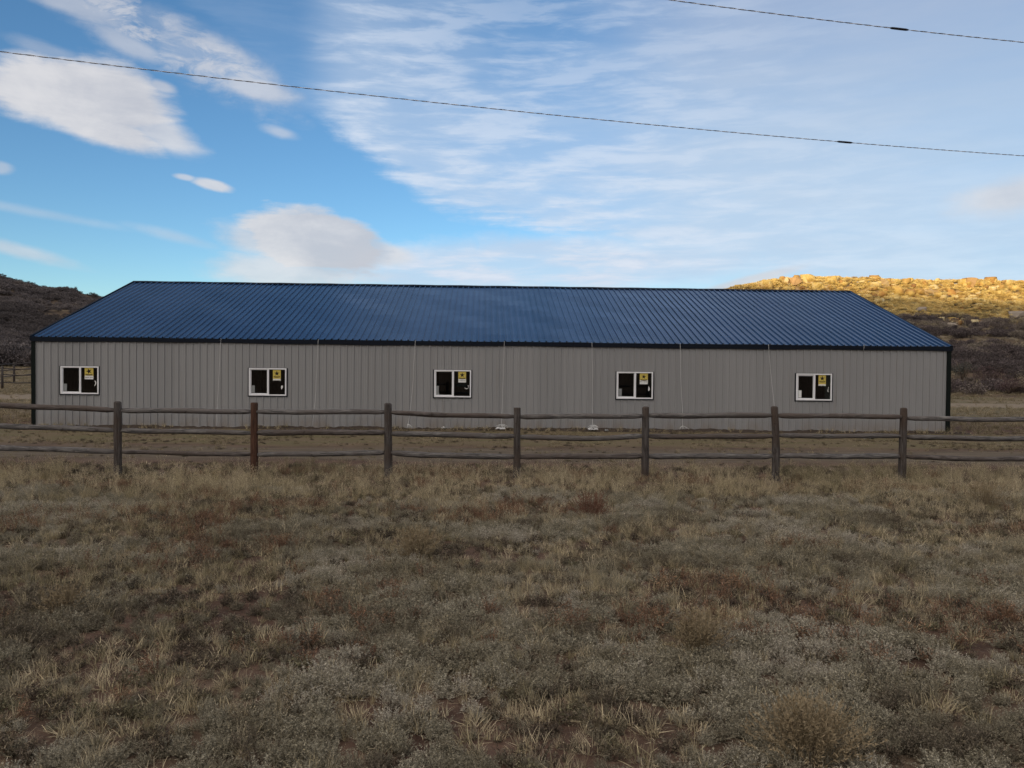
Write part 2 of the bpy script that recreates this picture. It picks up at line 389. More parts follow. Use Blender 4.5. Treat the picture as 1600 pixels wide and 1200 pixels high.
    # the great cirrus sheet: everything beyond a slanting edge
    def line(p, q):
        a0, e0 = ang(*p); a1, e1 = ang(*q)
        tx, te = a1-a0, e1-e0; L = math.hypot(tx, te); nx, ne = -te/L, tx/L
        return mth(nt, 'ADD', mth(nt, 'MULTIPLY', mth(nt, 'SUBTRACT', az, a0), nx), mth(nt, 'MULTIPLY', mth(nt, 'SUBTRACT', el, e0), ne))
    sd = mth(nt, 'MINIMUM', line((470, 165), (690, 335)), line((650, 322), (1010, 398)))
    sd = mth(nt, 'ADD', sd, mth(nt, 'MULTIPLY', nz, .030))
    sd = mth(nt, 'ADD', sd, mth(nt, 'MULTIPLY', mth(nt, 'SUBTRACT', fib, .5), .05))
    edge = ss(nt, -.006, .022, sd)
    azr = mth(nt, 'SUBTRACT', az, ang(480, 175)[0])
    body = mth(nt, 'ADD', ss(nt, .40, .66, fib), mth(nt, 'MULTIPLY', ss(nt, .42, .66, fib2), .5), clamp=True)
    dens = ss(nt, .30, .02, sd)           # dense near its lower edge, thinning upwards
    thick = mth(nt, 'MULTIPLY', edge, mth(nt, 'ADD', mth(nt, 'MULTIPLY', dens, .60), mth(nt, 'MULTIPLY', mth(nt, 'MULTIPLY', body, ss(nt, ang(1550, 200)[0], ang(950, 200)[0], az)), .36), clamp=True), clamp=True)
    left = ss(nt, -.02, .06, azr)
    thick = mth(nt, 'MULTIPLY', thick, mth(nt, 'ADD', .12, mth(nt, 'MULTIPLY', left, .88)))
    # bright bank low over the roof
    U, W = frame(800, 410, 2)
    bank = ell(860, 415, 330, 42, -2, .8, .45)
    bank = mth(nt, 'MULTIPLY', bank, mth(nt, 'ADD', .78, mth(nt, 'MULTIPLY', body, .38)))
    # milky veil across the right
    veil = mth(nt, 'MULTIPLY', ss(nt, ang(820, 200)[0], ang(1180, 200)[0], mth(nt, 'ADD', az, mth(nt, 'MULTIPLY', nz, .10))), .72)
    veil = mth(nt, 'ADD', veil, mth(nt, 'MULTIPLY', mth(nt, 'SUBTRACT', fib2, .5), mth(nt, 'MULTIPLY', veil, .55)), clamp=True)
    veil = mth(nt, 'MULTIPLY', veil, front)
    cirrus = mth(nt, 'MULTIPLY', mx(thick, bank), front)
    # sky outside the view: added cloud, brightened towards left behind to light the scene
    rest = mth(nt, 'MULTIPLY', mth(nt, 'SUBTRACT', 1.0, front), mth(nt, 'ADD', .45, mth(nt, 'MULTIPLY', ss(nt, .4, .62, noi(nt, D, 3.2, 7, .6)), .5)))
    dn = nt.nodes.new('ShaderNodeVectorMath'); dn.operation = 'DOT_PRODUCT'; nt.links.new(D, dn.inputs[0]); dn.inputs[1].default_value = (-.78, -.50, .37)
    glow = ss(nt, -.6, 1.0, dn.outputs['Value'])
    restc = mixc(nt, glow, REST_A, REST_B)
    # colours (scene-linear radiance / STR)
    k = 1/STR
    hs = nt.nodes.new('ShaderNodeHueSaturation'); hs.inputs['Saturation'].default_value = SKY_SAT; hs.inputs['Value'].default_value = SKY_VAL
    nt.links.new(sky.outputs[0], hs.inputs['Color'])
    base = mixc(nt, 1.0, hs.outputs[0], SKY_TINT, 'MULTIPLY')
    vc = mixc(nt, ss(nt, .5, .05, el), (.43*k, .50*k, .66*k), (.53*k, .70*k, .85*k))
    c = mixc(nt, veil, base, vc)
    cw = mixc(nt, ss(nt, .35, .7, fib), (.55*k, .66*k, .82*k), (.72*k, .79*k, .90*k))
    c = mixc(nt, mth(nt, 'MULTIPLY', cirrus, .86), c, cw)
    lit = mth(nt, 'MULTIPLY', c3, mth(nt, 'MULTIPLY', ss(nt, ang(430, 380)[0], ang(590, 380)[0], az), .38))
    shade = mixc(nt, ss(nt, .25, .85, mth(nt, 'ADD', mth(nt, 'ADD', n1, lit), mth(nt, 'MULTIPLY', mth(nt, 'SUBTRACT', fib, .5), .5))), (.80*k, .78*k, .78*k), (.56*k, .57*k, .62*k))
    c = mixc(nt, mth(nt, 'MULTIPLY', mth(nt, 'MULTIPLY', puffs, front), .88), c, shade)
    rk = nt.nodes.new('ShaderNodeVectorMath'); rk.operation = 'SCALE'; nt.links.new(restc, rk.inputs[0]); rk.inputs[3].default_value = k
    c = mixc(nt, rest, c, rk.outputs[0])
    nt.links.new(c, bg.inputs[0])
    w.cycles.sampling_method = 'MANUAL'; w.cycles.sample_map_resolution = 1024
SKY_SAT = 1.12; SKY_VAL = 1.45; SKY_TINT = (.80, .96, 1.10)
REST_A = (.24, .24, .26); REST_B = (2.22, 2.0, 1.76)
world()
sl = bpy.data.lights.new('sun', 'SUN'); sl.energy = 5; sl.angle = math.radians(.5); sl.color = (1, .78, .42)
so = bpy.data.objects.new('sun', sl); COL.objects.link(so)
sdir = Vector((SD[0]*math.cos(SUN_EL), SD[1]*math.cos(SUN_EL), math.sin(SUN_EL)))
so.rotation_euler = sdir.to_track_quat('Z', 'Y').to_euler(); so.location = (-40, -60, 60)
S.view_settings.view_transform = 'Standard'; S.view_settings.look = 'None'; S.view_settings.exposure = 0; S.view_settings.gamma = 1
S.cycles.max_bounces = 6; S.cycles.diffuse_bounces = 3; S.cycles.transparent_max_bounces = 12

# ------------------------------------------------------------------ ground sheet (polar grid, split into ground and hills)
def make_ground():
    az = np.concatenate([np.linspace(-180, -48, 60, endpoint=False), np.linspace(-48, 48, 760, endpoint=False), np.linspace(48, 180, 60)])
    rad = np.concatenate([[.02, .5, 1.0], np.geomspace(1.5, 26, 110, endpoint=False), np.geomspace(26, 48, 45, endpoint=False),
                          np.geomspace(48, 128, 190, endpoint=False), np.geomspace(128, 300, 90, endpoint=False), np.geomspace(300, 4000, 26)])
    A, Rr = np.meshgrid(np.radians(az), rad, indexing='ij')
    X = CX+np.sin(A)*Rr; Y = np.cos(A)*Rr; Z = height(X, Y)
    # blocky ledges along the rocky rim
    rr = np.where((X > 5) & (Y > 90) & (Y < 135), 1., 0.)*sst(-1.5, -.2, (Y-rimY(X))/6)
    blocks = np.floor(fbm(X/3.2, Y/3.2, 77, 3)*7)/7-.5
    Z = Z+rr*blocks*1.3*sst(20, 45, X)
    na, nr = A.shape; V = np.stack([X, Y, Z], -1).reshape(-1, 3)
    i = np.arange(na-1)[:, None]; j = np.arange(nr-1)[None, :]
    Q = np.stack([i*nr+j, (i+1)*nr+j, (i+1)*nr+j+1, i*nr+j+1], -1).reshape(-1, 4)[:, ::-1]
    c = V[Q].mean(1); cx, cy = c[:, 0], c[:, 1]
    hr = h_right(cx, cy); hl = h_left(cx, cy); hb = h_back(cx, cy)
    cls = np.zeros(len(Q), int)
    cls[(hr > .25) & (cy > 45)] = 1; cls[(hl > .6) & (hl > hr) & (cy > 90)] = 2; cls[hb > 1] = 3
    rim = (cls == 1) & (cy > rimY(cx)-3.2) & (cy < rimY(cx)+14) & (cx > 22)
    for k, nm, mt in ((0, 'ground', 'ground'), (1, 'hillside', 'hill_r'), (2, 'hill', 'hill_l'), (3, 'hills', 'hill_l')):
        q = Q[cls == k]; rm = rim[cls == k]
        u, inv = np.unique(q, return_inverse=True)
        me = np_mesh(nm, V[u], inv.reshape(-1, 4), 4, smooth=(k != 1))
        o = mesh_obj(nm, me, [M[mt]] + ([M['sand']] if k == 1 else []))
        if k == 1: me.polygons.foreach_set('material_index', rm.astype(np.int32))
        tag(o, kind='structure')
make_ground()

# ------------------------------------------------------------------ building
bl = empty('metal_building', (0, 26.624, 0))
tag(bl, 'long taupe metal building with blue ribbed roof and five sliding windows', 'building')
HL = 15.24; EH = 2.912; RISE = 2.573; HW = 7.65; PITCH = RISE/HW
WX = [-HL+1.506+6.078*i for i in range(5)]; WZ = 1.502; WW = 1.225; WH = .905
RIB = .2286
def ribprofile(x0, x1, hgt, bw, tw, off=0, minor=True):
    """list of (x, depth) along a ribbed sheet"""
    out = [(x0, 0)]; n = int((x1-x0)/RIB)+2
    for i in range(n):
        c = x0+off+RIB*i
        pts = [(c-bw/2, 0), (c-tw/2, hgt), (c+tw/2, hgt), (c+bw/2, 0)]
        if minor:
            for q in (.36, .64):
                m_ = c+RIB*q; pts += [(m_-.012, 0), (m_-.006, .0035), (m_+.006, .0035), (m_+.012, 0)]
        for p in pts:
            if out[-1][0] < p[0] < x1: out.append(p)
    out.append((x1, 0)); return out
def front_wall():
    mb = MB(); pr = ribprofile(-HL, HL, .030, .048, .030, .10)
    xs = [p[0] for p in pr]
    opens = [(w-WW/2+.01, w+WW/2-.01) for w in WX]
    z0, z1 = WZ-WH/2+.01, WZ+WH/2-.01
    # insert exact opening edges
    pp = list(pr)
    for a, b in opens:
        for e in (a, b):
            for i in range(len(pp)-1):
                if pp[i][0] < e < pp[i+1][0]:
                    t = (e-pp[i][0])/(pp[i+1][0]-pp[i][0]); pp.insert(i+1, (e, pp[i][1]+t*(pp[i+1][1]-pp[i][1]))); break
    def quad(p, q, za, zb):
        mb.add([(p[0], -p[1], za), (q[0], -q[1], za), (q[0], -q[1], zb), (p[0], -p[1], zb)], [(0, 1, 2, 3)])
    for p, q in zip(pp, pp[1:]):
        c = (p[0]+q[0])/2
        if any(a < c < b for a, b in opens): quad(p, q, -.05, z0); quad(p, q, z1, EH)
        else: quad(p, q, -.05, EH)
    return mb.build('wall', M['wall'], bl)
front_wall()
def other_walls():
    mb = MB(); pr = ribprofile(-HL, HL, .019, .062, .028, .10, False)
    for p, q in zip(pr, pr[1:]):
        mb.add([(p[0], 2*HW+p[1], -.05), (q[0], 2*HW+q[1], -.05), (q[0], 2*HW+q[1], EH), (p[0], 2*HW+p[1], EH)], [(3, 2, 1, 0)])
    mb.build('wall', M['wall'], bl)
    for s in (-1, 1):
        mb = MB(); pr = ribprofile(0, 2*HW, .019, .062, .028, .10, False)
        def top(y): return EH+PITCH*(y if y < HW else 2*HW-y)
        for p, q in zip(pr, pr[1:]):
            mb.add([(s*(HL+p[1]), p[0], -.05), (s*(HL+q[1]), q[0], -.05), (s*(HL+q[1]), q[0], top(q[0])), (s*(HL+p[1]), p[0], top(p[0]))], [(0, 1, 2, 3)])
        mb.build('wall', M['wall'], bl)
other_walls()
def roof():
    mb = MB(); OV = .05
    pr = ribprofile(-HL-.04, HL+.04, .038, .060, .030, .11)
    n_ = Vector((0, -PITCH, 1)).normalized()
    ns = 10
    for s in (1, -1):
        rows = []
        for i in range(ns+1):
            y = -OV+(HW+OV)*i/ns
            row = []
            for (x, d) in pr:
                wob = .006*math.sin(x*.9+i*1.3)+.004*math.sin(x*3.1+i*2.1)   # oil-canning of thin sheet
                p = Vector((x, y, EH+PITCH*y+.012))+n_*(d+wob)
                if s < 0: p.y = 2*HW-p.y
                row.append(p)
            rows.append(row)
        m_ = len(pr); vs = [p for r in rows for p in r]
        fs = [(i*m_+j, i*m_+j+1, (i+1)*m_+j+1, (i+1)*m_+j) if s > 0 else (i*m_+j, (i+1)*m_+j, (i+1)*m_+j+1, i*m_+j+1) for i in range(ns) for j in range(m_-1)]
        mb.add(vs, fs)
    r = mb.build('roof', M['roof'], bl)
    # ridge cap: folded strip
    cap = MB(); z = EH+RISE+.012
    prof = [(-.17, -.17*PITCH+.030), (-.165, -.165*PITCH+.040), (0, .048), (.165, -.165*PITCH+.040), (.17, -.17*PITCH+.030)]
    ks = 60
    vs = []; 
    for i in range(ks+1):
        x = -HL-.06+(2*HL+.12)*i/ks; w = .005*math.sin(i*1.7)
        vs += [(x, HW+a, z+b+w) for a, b in prof]
    fs = [(i*5+j, (i+1)*5+j, (i+1)*5+j+1, i*5+j+1) for i in range(ks) for j in range(4)]
    cap.add(vs, [f[::-1] for f in fs]); cap.build('ridge_cap', M['trim'], r)
roof()
def trims():
    # eave fascia, slightly wavy like thin folded sheet
    mb = MB(); ks = 90; vs = []
    for i in range(ks+1):
        x = -HL-.055+(2*HL+.11)*i/ks
        wz = .010*math.sin(x*.55+1)+.006*math.sin(x*1.9)
        y = -.058+.005*math.sin(x*1.3)
        vs += [(x, y+.03, EH-.006), (x, y, EH-.012), (x, y-.003, EH-.150+wz), (x, y+.035, EH-.153+wz)]
    fs = [(i*4+j, i*4+j+1, (i+1)*4+j+1, (i+1)*4+j) for i in range(ks) for j in range(3)]
    mb.add(vs, fs); mb.build('eave_trim', M['trim'], bl)
    for sx in (-1, 1):
        for y0 in (-.035, 2*HW-.10):
            c = MB(); x0, x1 = (-HL-.045, -HL+.10) if sx < 0 else (HL-.10, HL+.045)
            c.box(x0, x1, y0, y0+.135, -.05, EH-.16); c.build('corner_trim', M['ctrim'], bl)
        rk = MB()
        for s in (1, -1):
            a = Vector((sx*(HL+.05), -.06 if s > 0 else 2*HW+.06, EH+.03)); b = Vector((sx*(HL+.05), HW, EH+RISE+.06))
            d = Vector((0, 0, -.16)); o = Vector((.03, 0, 0))
            rk.add([a-o, a+o, b+o, b-o, a-o+d, a+o+d, b+o+d, b-o+d], [(0, 1, 2, 3), (7, 6, 5, 4), (0, 4, 5, 1), (1, 5, 6, 2), (2, 6, 7, 3), (3, 7, 4, 0)])
        rk.build('rake_trim', M['trim'], bl)
trims()
def star(cx, cz, R, y, mb, mi, rot=0, thick=.0015):
    vs = []
    for i in range(10):
        r = R if i % 2 == 0 else R*.42; a = PI/2+i*PI/5+rot
        vs.append((cx+math.cos(a)*r, y, cz+math.sin(a)*r))
    vs.append((cx, y, cz)); mb.add(vs, [(i, (i+1) % 10, 10) for i in range(10)], mi)
SCR = [ # white scraps of tape in the right pane, outlines in metres from pane centre
 [(.16,-.01),(.205,-.03),(.22,-.09),(.20,-.15),(.165,-.19),(.155,-.17),(.18,-.13),(.185,-.08)],
 [(.13,-.12),(.19,-.12),(.185,-.18),(.15,-.24),(.14,-.25),(.125,-.19)],
 [(.18,-.06),(.23,-.05),(.22,-.12),(.17,-.16),(.12,-.145),(.08,-.125),(.09,-.145),(.15,-.18),(.20,-.16),(.235,-.10)],
 [(.16,-.02),(.20,-.08),(.21,-.13),(.17,-.20),(.15,-.16),(.155,-.10)],
 [(.19,.01),(.205,0),(.195,-.05),(.19,-.12),(.205,-.17),(.18,-.16),(.165,-.12),(.18,-.06)]]
WLAB = ['with a small curled scrap of tape', 'with a notched scrap of tape', 'with a grey sheet behind its sticker', None, 'with a pale painted reflection in its right pane']
def window(i):
    cx = WX[i]; z0, z1 = WZ-WH/2, WZ+WH/2; x0, x1 = cx-WW/2, cx+WW/2
    fr = MB(); t = .042; y0, y1 = -.045, .05
    fr.box(x0, x1, y0, y1, z0, z0+t); fr.box(x0, x1, y0, y1, z1-t, z1)
    fr.box(x0, x0+t, y0, y1, z0+t, z1-t); fr.box(x1-t, x1, y0, y1, z0+t, z1-t)
    mid = cx+.008
    fr.box(mid-.022, mid+.035, y0+.004, y1, z0+t, z1-t)
    w = fr.build('window', M['vinyl'], bl)
    if WLAB[i]: w['label'] = 'white sliding window '+WLAB[i]
    tr = MB(); k = .034; e = .0025
    tr.box(x0-k, x0-e, -.036, .01, z0-k, z1+.008); tr.box(x1+e, x1+k, -.036, .01, z0-k, z1+.008)
    tr.box(x0-e, x1+e, -.036, .01, z0-k, z0-e); tr.box(x0-e, x1+e, -.034, .01, z1+e, z1+.008)
    tr.build('window_trim', M['trim'], w)
    # sliding sash in the left half, set back
    sa = MB(); a0, a1 = x0+t+.001, mid-.023; b0, b1 = z0+t+.001, z1-t-.001; q = .026
    th = [.03, .03, .026, .026, .045][i]
    sa.box(a0, a1, -.012, .02, b0, b0+q+.006); sa.box(a0, a1, -.012, .02, b1-[.014,.02,.02,.014,.04][i], b1)
    sa.box(a0, a0+th, -.0115, .0195, b0, b1); sa.box(a1-.012, a1, -.0115, .0195, b0, b1)
    sa.build('sash', M['vinyl'], w)
    p = MB(); p.box(a0+.002, a1-.002, .002, .005, b0+.002, b1-.002); p.build('pane', M['glass'], w)
    p = MB(); p.box(mid+.035, x1-t, -.012, -.008, b0, b1); p.build('pane', M['glass'], w)
    # star sticker on the right pane (outside face)
    rc = (mid+.035+x1-t)/2
    sx0 = rc+[-.155, -.14, -.12, -.135, -.145][i]; sw = [.28, .255, .255, .27, .25][i]; sx1 = sx0+sw
    zt = b1-.004-[0, .012, .004, .0, .0][i]; zy = zt-[.26, .29, .25, .23, .31][i]; zw = zt-[.375, .355, .36, .365, .37][i]
    yb = -.0135
    st = MB()
    st.box(sx0, sx1, yb, -.0125, zy, zt, 0); st.box(sx0, sx1, yb, -.0125, zw, zy, 2)
    c_ = (sx0+sx1)/2
    rr = [.095, .09, .085, .08, .09][i]; rt = [.35, 0, 0, -.12, 0][i]
    star(c_, zt-.115, rr, yb-.002, st, 1, rt)
    # dark curved lettering band below the star, with light strokes
    rn = random.Random(i+5); nb = 14; bz = zt-.225
    for j in range(nb):
        xa = sx0+.025+(sw-.05)*j/nb; xb = sx0+.025+(sw-.05)*(j+1)/nb; u = (j+.5)/nb*2-1
        s_ = .016*u*u
        st.box(xa, xb, yb-.0015, yb-.0005, bz-.028+s_, bz+.016+s_, 1)
    for j in range(6):
        xa = sx0+.045+(sw-.09)*j/5; u = j/5*2-1; s_ = .016*u*u
        st.box(xa-.006, xa+.006, yb-.004, yb-.0025, bz-.017+s_, bz+.007+s_, 0)
    for j in range(7):
        xa = sx0+.03+(sw-.06)*j/6+rn.uniform(-.006, .006); hh = rn.uniform(.012, .026)
        st.box(xa-.014, xa+.006, yb-.0015, yb-.0005, zy-.055-hh/2, zy-.055+hh/2, 1)
    st.build('star_sticker', [M['yellow'], M['black'], M['white']], w)
    if i in (2, 4):
        g = MB()
        if i == 2: g.box(sx0-.05, sx1+.02, -.0075, -.0065, zt-.50, zt, 0)
        else: g.box(sx1-.03, x1-t-.005, -.0075, -.0065, b0+.005, b1, 0)  # grey panel behind the last window's pane, painted in as a reflection
        g.build('grey_sheet', M['grey'], w)
    g = MB()
    if i == 2: g.box(a0+th, a0+th+.085, -.001, .0005, b0+q, b0+.33); g.box(a0+th+.085, a0+th+.10, -.001, .0005, b0+q, b0+.1)
    else: g.box(a0+th+.012, a0+th+.115, -.001, .0005, b0+q+.022, b0+.29)
    g.build('paper_label', M['white'] if i == 4 else M['grey'], w)
    g = MB(); vs = [(rc+a, -.0145, WZ+b) for a, b in SCR[i]]; n = len(vs)
    vs += [(v[0], -.0125, v[2]) for v in vs]
    g.add(vs, [tuple(range(n)), tuple(range(2*n-1, n-1, -1))]+[(j, j+n, (j+1) % n+n, (j+1) % n) for j in range(n)])
    g.build('tape_scrap', M['white'], w)
for i in range(5): window(i)
def interior():
    f = MB(); f.box(-HL+.03, HL-.03, .06, 2*HW-.06, -.05, .02); f.build('floor', M['inside'], bl)
    fr = MB()
    for i in range(11):
        x = -HL+.35+i*(2*HL-.7)/10
        for y in (.12, 2*HW-.25): fr.box(x-.07, x+.07, y, y+.13, .02, EH-.1)
        fr.box(x-.05, x+.05, .12, 2*HW-.12, EH-.16, EH-.04)
    for z in (.62, 2.05, 2.6):
        fr.box(-HL+.05, HL-.05, .055, .095, z, z+.09)
    fr.build('framing', M['inside'], bl)
interior()

# ------------------------------------------------------------------ dug soil along the foot of the wall
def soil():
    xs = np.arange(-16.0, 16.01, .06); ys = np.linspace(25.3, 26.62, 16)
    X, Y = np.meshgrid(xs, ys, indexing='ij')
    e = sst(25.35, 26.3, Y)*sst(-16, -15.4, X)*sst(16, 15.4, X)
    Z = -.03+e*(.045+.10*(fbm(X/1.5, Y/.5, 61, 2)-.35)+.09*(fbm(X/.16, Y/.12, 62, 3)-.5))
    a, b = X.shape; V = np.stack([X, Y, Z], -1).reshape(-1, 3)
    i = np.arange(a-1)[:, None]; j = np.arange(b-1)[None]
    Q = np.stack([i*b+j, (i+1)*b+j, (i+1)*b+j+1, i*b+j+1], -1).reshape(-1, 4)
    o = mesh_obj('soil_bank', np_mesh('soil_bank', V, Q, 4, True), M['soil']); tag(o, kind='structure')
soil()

# ------------------------------------------------------------------ strings hanging from the eave
STR = [
 ([(345,533),(342,585),(340,625),(338,672)], 'white string hanging down the wall left of the second window', 0),
 ([(497,531),(495,575),(493,620),(488,673)], 'white string hanging down the wall just right of the second window', 0),
 ([(649,535),(646,575),(645,605),(641,640),(637,671)], 'white string with several bends hanging left of the middle window', 1),
 ([(788,537),(786,590),(785,630),(783,672)], 'white string ending in a large frayed bundle right of the middle window', 2),
 ([(925,540),(926,590),(925.5,640),(926,673)], 'straight white string ending in a frayed bundle left of the fourth window', 2),
 ([(1063,540),(1063.5,590),(1066,635),(1066.5,673)], 'white string with a small forked knot right of the fourth window', 1),
 ([(1201,541),(1204,580),(1208,618),(1213,675)], 'slanting white string left of the last window, ending behind a fence post', 0)]
def strings():
    for n, (pts, lab, kn) in enumerate(STR):
        P = [at(x, y, 26.53) for x, y in pts]
        P[-1] = at(pts[-1][0], pts[-1][1], 26.1); P[-1].z = max(P[-1].z, .08); base = Vector((P[-1].x, 26.1, 0.02)); root = empty('hanging_string', base)
        tag(root, lab, 'string', 'white strings hanging from the eave')
        Q = []; rn = random.Random(n)
        for a, b in zip(P, P[1:]):
            for k in range(5): Q.append(a.lerp(b, k/5)+Vector((rn.uniform(-.006, .006), rn.uniform(-.004, .004), 0)))
        Q.append(P[-1]); Q[0] = Vector((P[0].x, 26.555, EH+.005))
        mb = MB(); mb.tube([q-base for q in Q], .0045, 5); mb.build('string', M['string'], root)
        if kn:
            k = MB(); c = at(pts[-1][0], pts[-1][1]-1, 26.0)-base; c.z = max(c.z, .10)
            cnt = 7 if kn == 1 else 22
            for j in range(cnt):
                a = rn.uniform(-1.25, 1.25) if kn == 2 else rn.uniform(-.8, .8)
                L = rn.uniform(.12, .26)
                d = Vector((math.sin(a)*L, rn.uniform(-.3, .05), -math.cos(a)*L*.55))
                k.tube([c+Vector((0, 0, .08)), c+Vector((0,0,.08))+d*.5+Vector((0, 0, .02)), c+Vector((0,0,.08))+d], [.005, .005, .003], 4)
            if kn == 2:
                for j in range(12):
                    x = rn.uniform(-.13, .13); k.tube([c+Vector((x, -.08, -.02)), c+Vector((x+rn.uniform(-.05, .05), -.16, -.06+rn.uniform(0, .04))), c+Vector((x+rn.uniform(-.07, .07), -.25, -.05))], [.02, .024, .006], 5, rough=.5, seed=j)
            k.build('frayed_knot', M['string'], root)
    mb = MB(); p = at(1350, 537, 26.54)
    mb.tube([(0, 0, .09), (.004, -.004, 0), (-.004, -.002, -.07), (.002, 0, -.10)], .005, 5)
    o = mb.build('string_end', M['string'], None, (p.x, 26.545, EH-.06)); tag(o, 'short white end of string caught on the dark eave trim near the right end', 'string')
strings()

# ------------------------------------------------------------------ rail fence
FY = 14.8
fence = empty('rail_fence', (-1, FY, 0)); tag(fence, 'weathered three rail wooden fence running right across in front of the building', 'fence')
POSTS = [(-30, 626, 0), (184, 627, 0), (397.5, 629, 1), (606, 629.5, 2), (808, 637, 3), (1009, 635, 0), (1210, 634.5, 4), (1412.5, 637, 0), (1622, 640, 3)]
BX = [-30, 184, 397.5, 606, 808, 1009, 1210, 1412.5, 1622]
RAILS = [ # per bay: (left y, mid dy, right y) for the top, middle, bottom rail
 [(632,0,640.7),(664.5,0,672.2),(699,0,705.6)], [(641,0,643.4),(672.8,0,676.2),(705.8,0,710.5)], [(643.7,0,643.7),(676,0,675.4),(710.3,0,707.6)],
 [(644.6,1.0,650.6),(677,0.3,681.4),(707.4,1.8,713)], [(651,0,649.9),(682,3.2,681.2),(713.6,0,712.6)], [(649.7,0,649),(681.7,1,681),(712.6,0,712.6)],
 [(649.3,0,651),(680.4,.4,681.2),(712.5,0,713.3)], [(653.5,.6,655.2),(682.6,1,685.5),(713.5,1.3,717)]]
def post(i):
    px, py, kind = POSTS[i]; p = at(px, py, FY); g = hz(p.x, FY)
    H = p.z-g; r = [.067, .064, .072, .064, .068][kind]
    mb = MB(); n = 14; rn = random.Random(i*3+1); pts = []; rads = []; k = 9
    lean = {4: .035, 2: -.02}.get(kind, rn.uniform(-.012, .012))
    for j in range(k):
        t = j/(k-1); zz = -.25+(H+.25-.03)*t
        pts.append(Vector((p.x-lean*(1-t)*-1 if kind == 4 else p.x+lean*(t-1), FY, g+zz)))
        rads.append(r*(1.08-.10*t)*(1+rn.uniform(-.03, .03)))
    if kind == 4: pts = [Vector((q.x+.025*math.sin(PI*j/(k-1))-.035*(j/(k-1)-1)*0, q.y, q.z)) for j, q in enumerate(pts)]
    # rounded or flat head
    top = pts[-1]
    if kind in (0, 2, 4):
        pts += [top+Vector((0, 0, .018)), top+Vector((0, 0, .030))]; rads += [r*.86, r*.52]
    else:
        pts += [top+Vector((0, 0, .026)), top+Vector((0, 0, .030))]; rads += [r*.97, r*.90]
    mb.tube(pts, rads, n, rough=.07, seed=i, ref=(0, 1, 0))
    o = mb.build('post', M['postred'] if kind == 1 else M['post'], fence)
    for v in o.data.vertices: v.co -= fence.location
    if kind == 1: o['label'] = 'reddish brown post without grey weathering'
for i in range(len(POSTS)): post(i)
for b in range(8):
    for k in range(3):
        ya, md, yb = RAILS[b][k]; A = at(BX[b]+3, ya, FY+.01*(b % 2)); B = at(BX[b+1]-3, yb, FY+.01*(b % 2))
        mb = MB(); n = 16; pts = []; rads = []; rn = random.Random(b*7+k)
        R0 = .055*rn.uniform(.92, 1.06)
        if (b, k) == (1, 2): R0 = .044
        ph = rn.uniform(0, 6)
        for j in range(n+1):
            t = j/n; q = A.lerp(B, t)
            q.z -= md/84*math.sin(PI*t)+.005*math.sin(t*9+ph); q.y += .012*math.sin(t*5+ph)
            e = min(t, 1-t); pts.append(q)
            rads.append(R0*(.62+.38*float(sst(0, .07, e)))*(1+.05*math.sin(t*13+ph)+rn.uniform(-.03, .03)))
        mb.tube(pts, rads, 10, rough=.09, seed=b*3+k, flat=.92)
        o = mb.build('rail', M['rail'] if (b+k) % 3 else M['rail2'], fence)
        for v in o.data.vertices: v.co -= fence.location
# distant corral fence beyond the left corner
far = empty('rail_fence', tuple(at(25, 600, 58)*1)); far.location.z = hz(far.location.x, 58)
tag(far, 'far brown rail fence in the pasture beyond the left corner of the building', 'fence')
def farfence():
    pts = []
    L = [(-92, 57, 0), (-45, 57.5, 0), (3.5, 58, 0), (50, 59.5, 0), (100, 61, 0)]
    P = []
    for px, Y, _ in L:
        p = at(px, 576, Y); P.append(Vector((p.x, Y, hz(p.x, Y))))
    for p in P:
        mb = MB(); mb.tube([p+Vector((0, 0, -.2)), p+Vector((0, 0, .8)), p+Vector((0, 0, 1.62))], [.085, .08, .075], 8, rough=.08, seed=int(p.x))
        o = mb.build('post', M['post'], far)
        for v in o.data.vertices: v.co -= far.location
    for a, b in zip(P, P[1:]):
        for z in (.42, .98, 1.42):
            mb = MB(); mb.tube([a+Vector((0, 0, z+.04)), a.lerp(b, .5)+Vector((0, 0, z-.02)), b+Vector((0, 0, z))], .045, 6, rough=.08, seed=int(z*10))
            o = mb.build('rail', M['rail2'], far)
            for v in o.data.vertices: v.co -= far.location
    # second line, running away behind
    P2 = [Vector((at(22, 576, 68).x, 68, 0)), Vector((at(62, 576, 72).x, 72, 0)), Vector((at(-22, 576, 64).x, 64, 0))]
    P2 = [Vector((p.x, p.y, hz(p.x, p.y))) for p in P2]
    o2 = empty('rail_fence', tuple(P2[0])); tag(o2, 'small second rail fence standing behind the far left fence', 'fence')
    for p in P2:
        mb = MB(); mb.tube([p-P2[0]+Vector((0, 0, -.2)), p-P2[0]+Vector((0, 0, 1.75))], [.09, .08], 8); mb.build('post', M['post'], o2)
    for a, b in ((P2[2], P2[0]), (P2[0], P2[1])):
        for z in (.6, 1.1, 1.6):
            mb = MB(); mb.tube([a-P2[0]+Vector((0, 0, z)), b-P2[0]+Vector((0, 0, z))], .045, 6); mb.build('rail', M['rail2'], o2)
farfence()

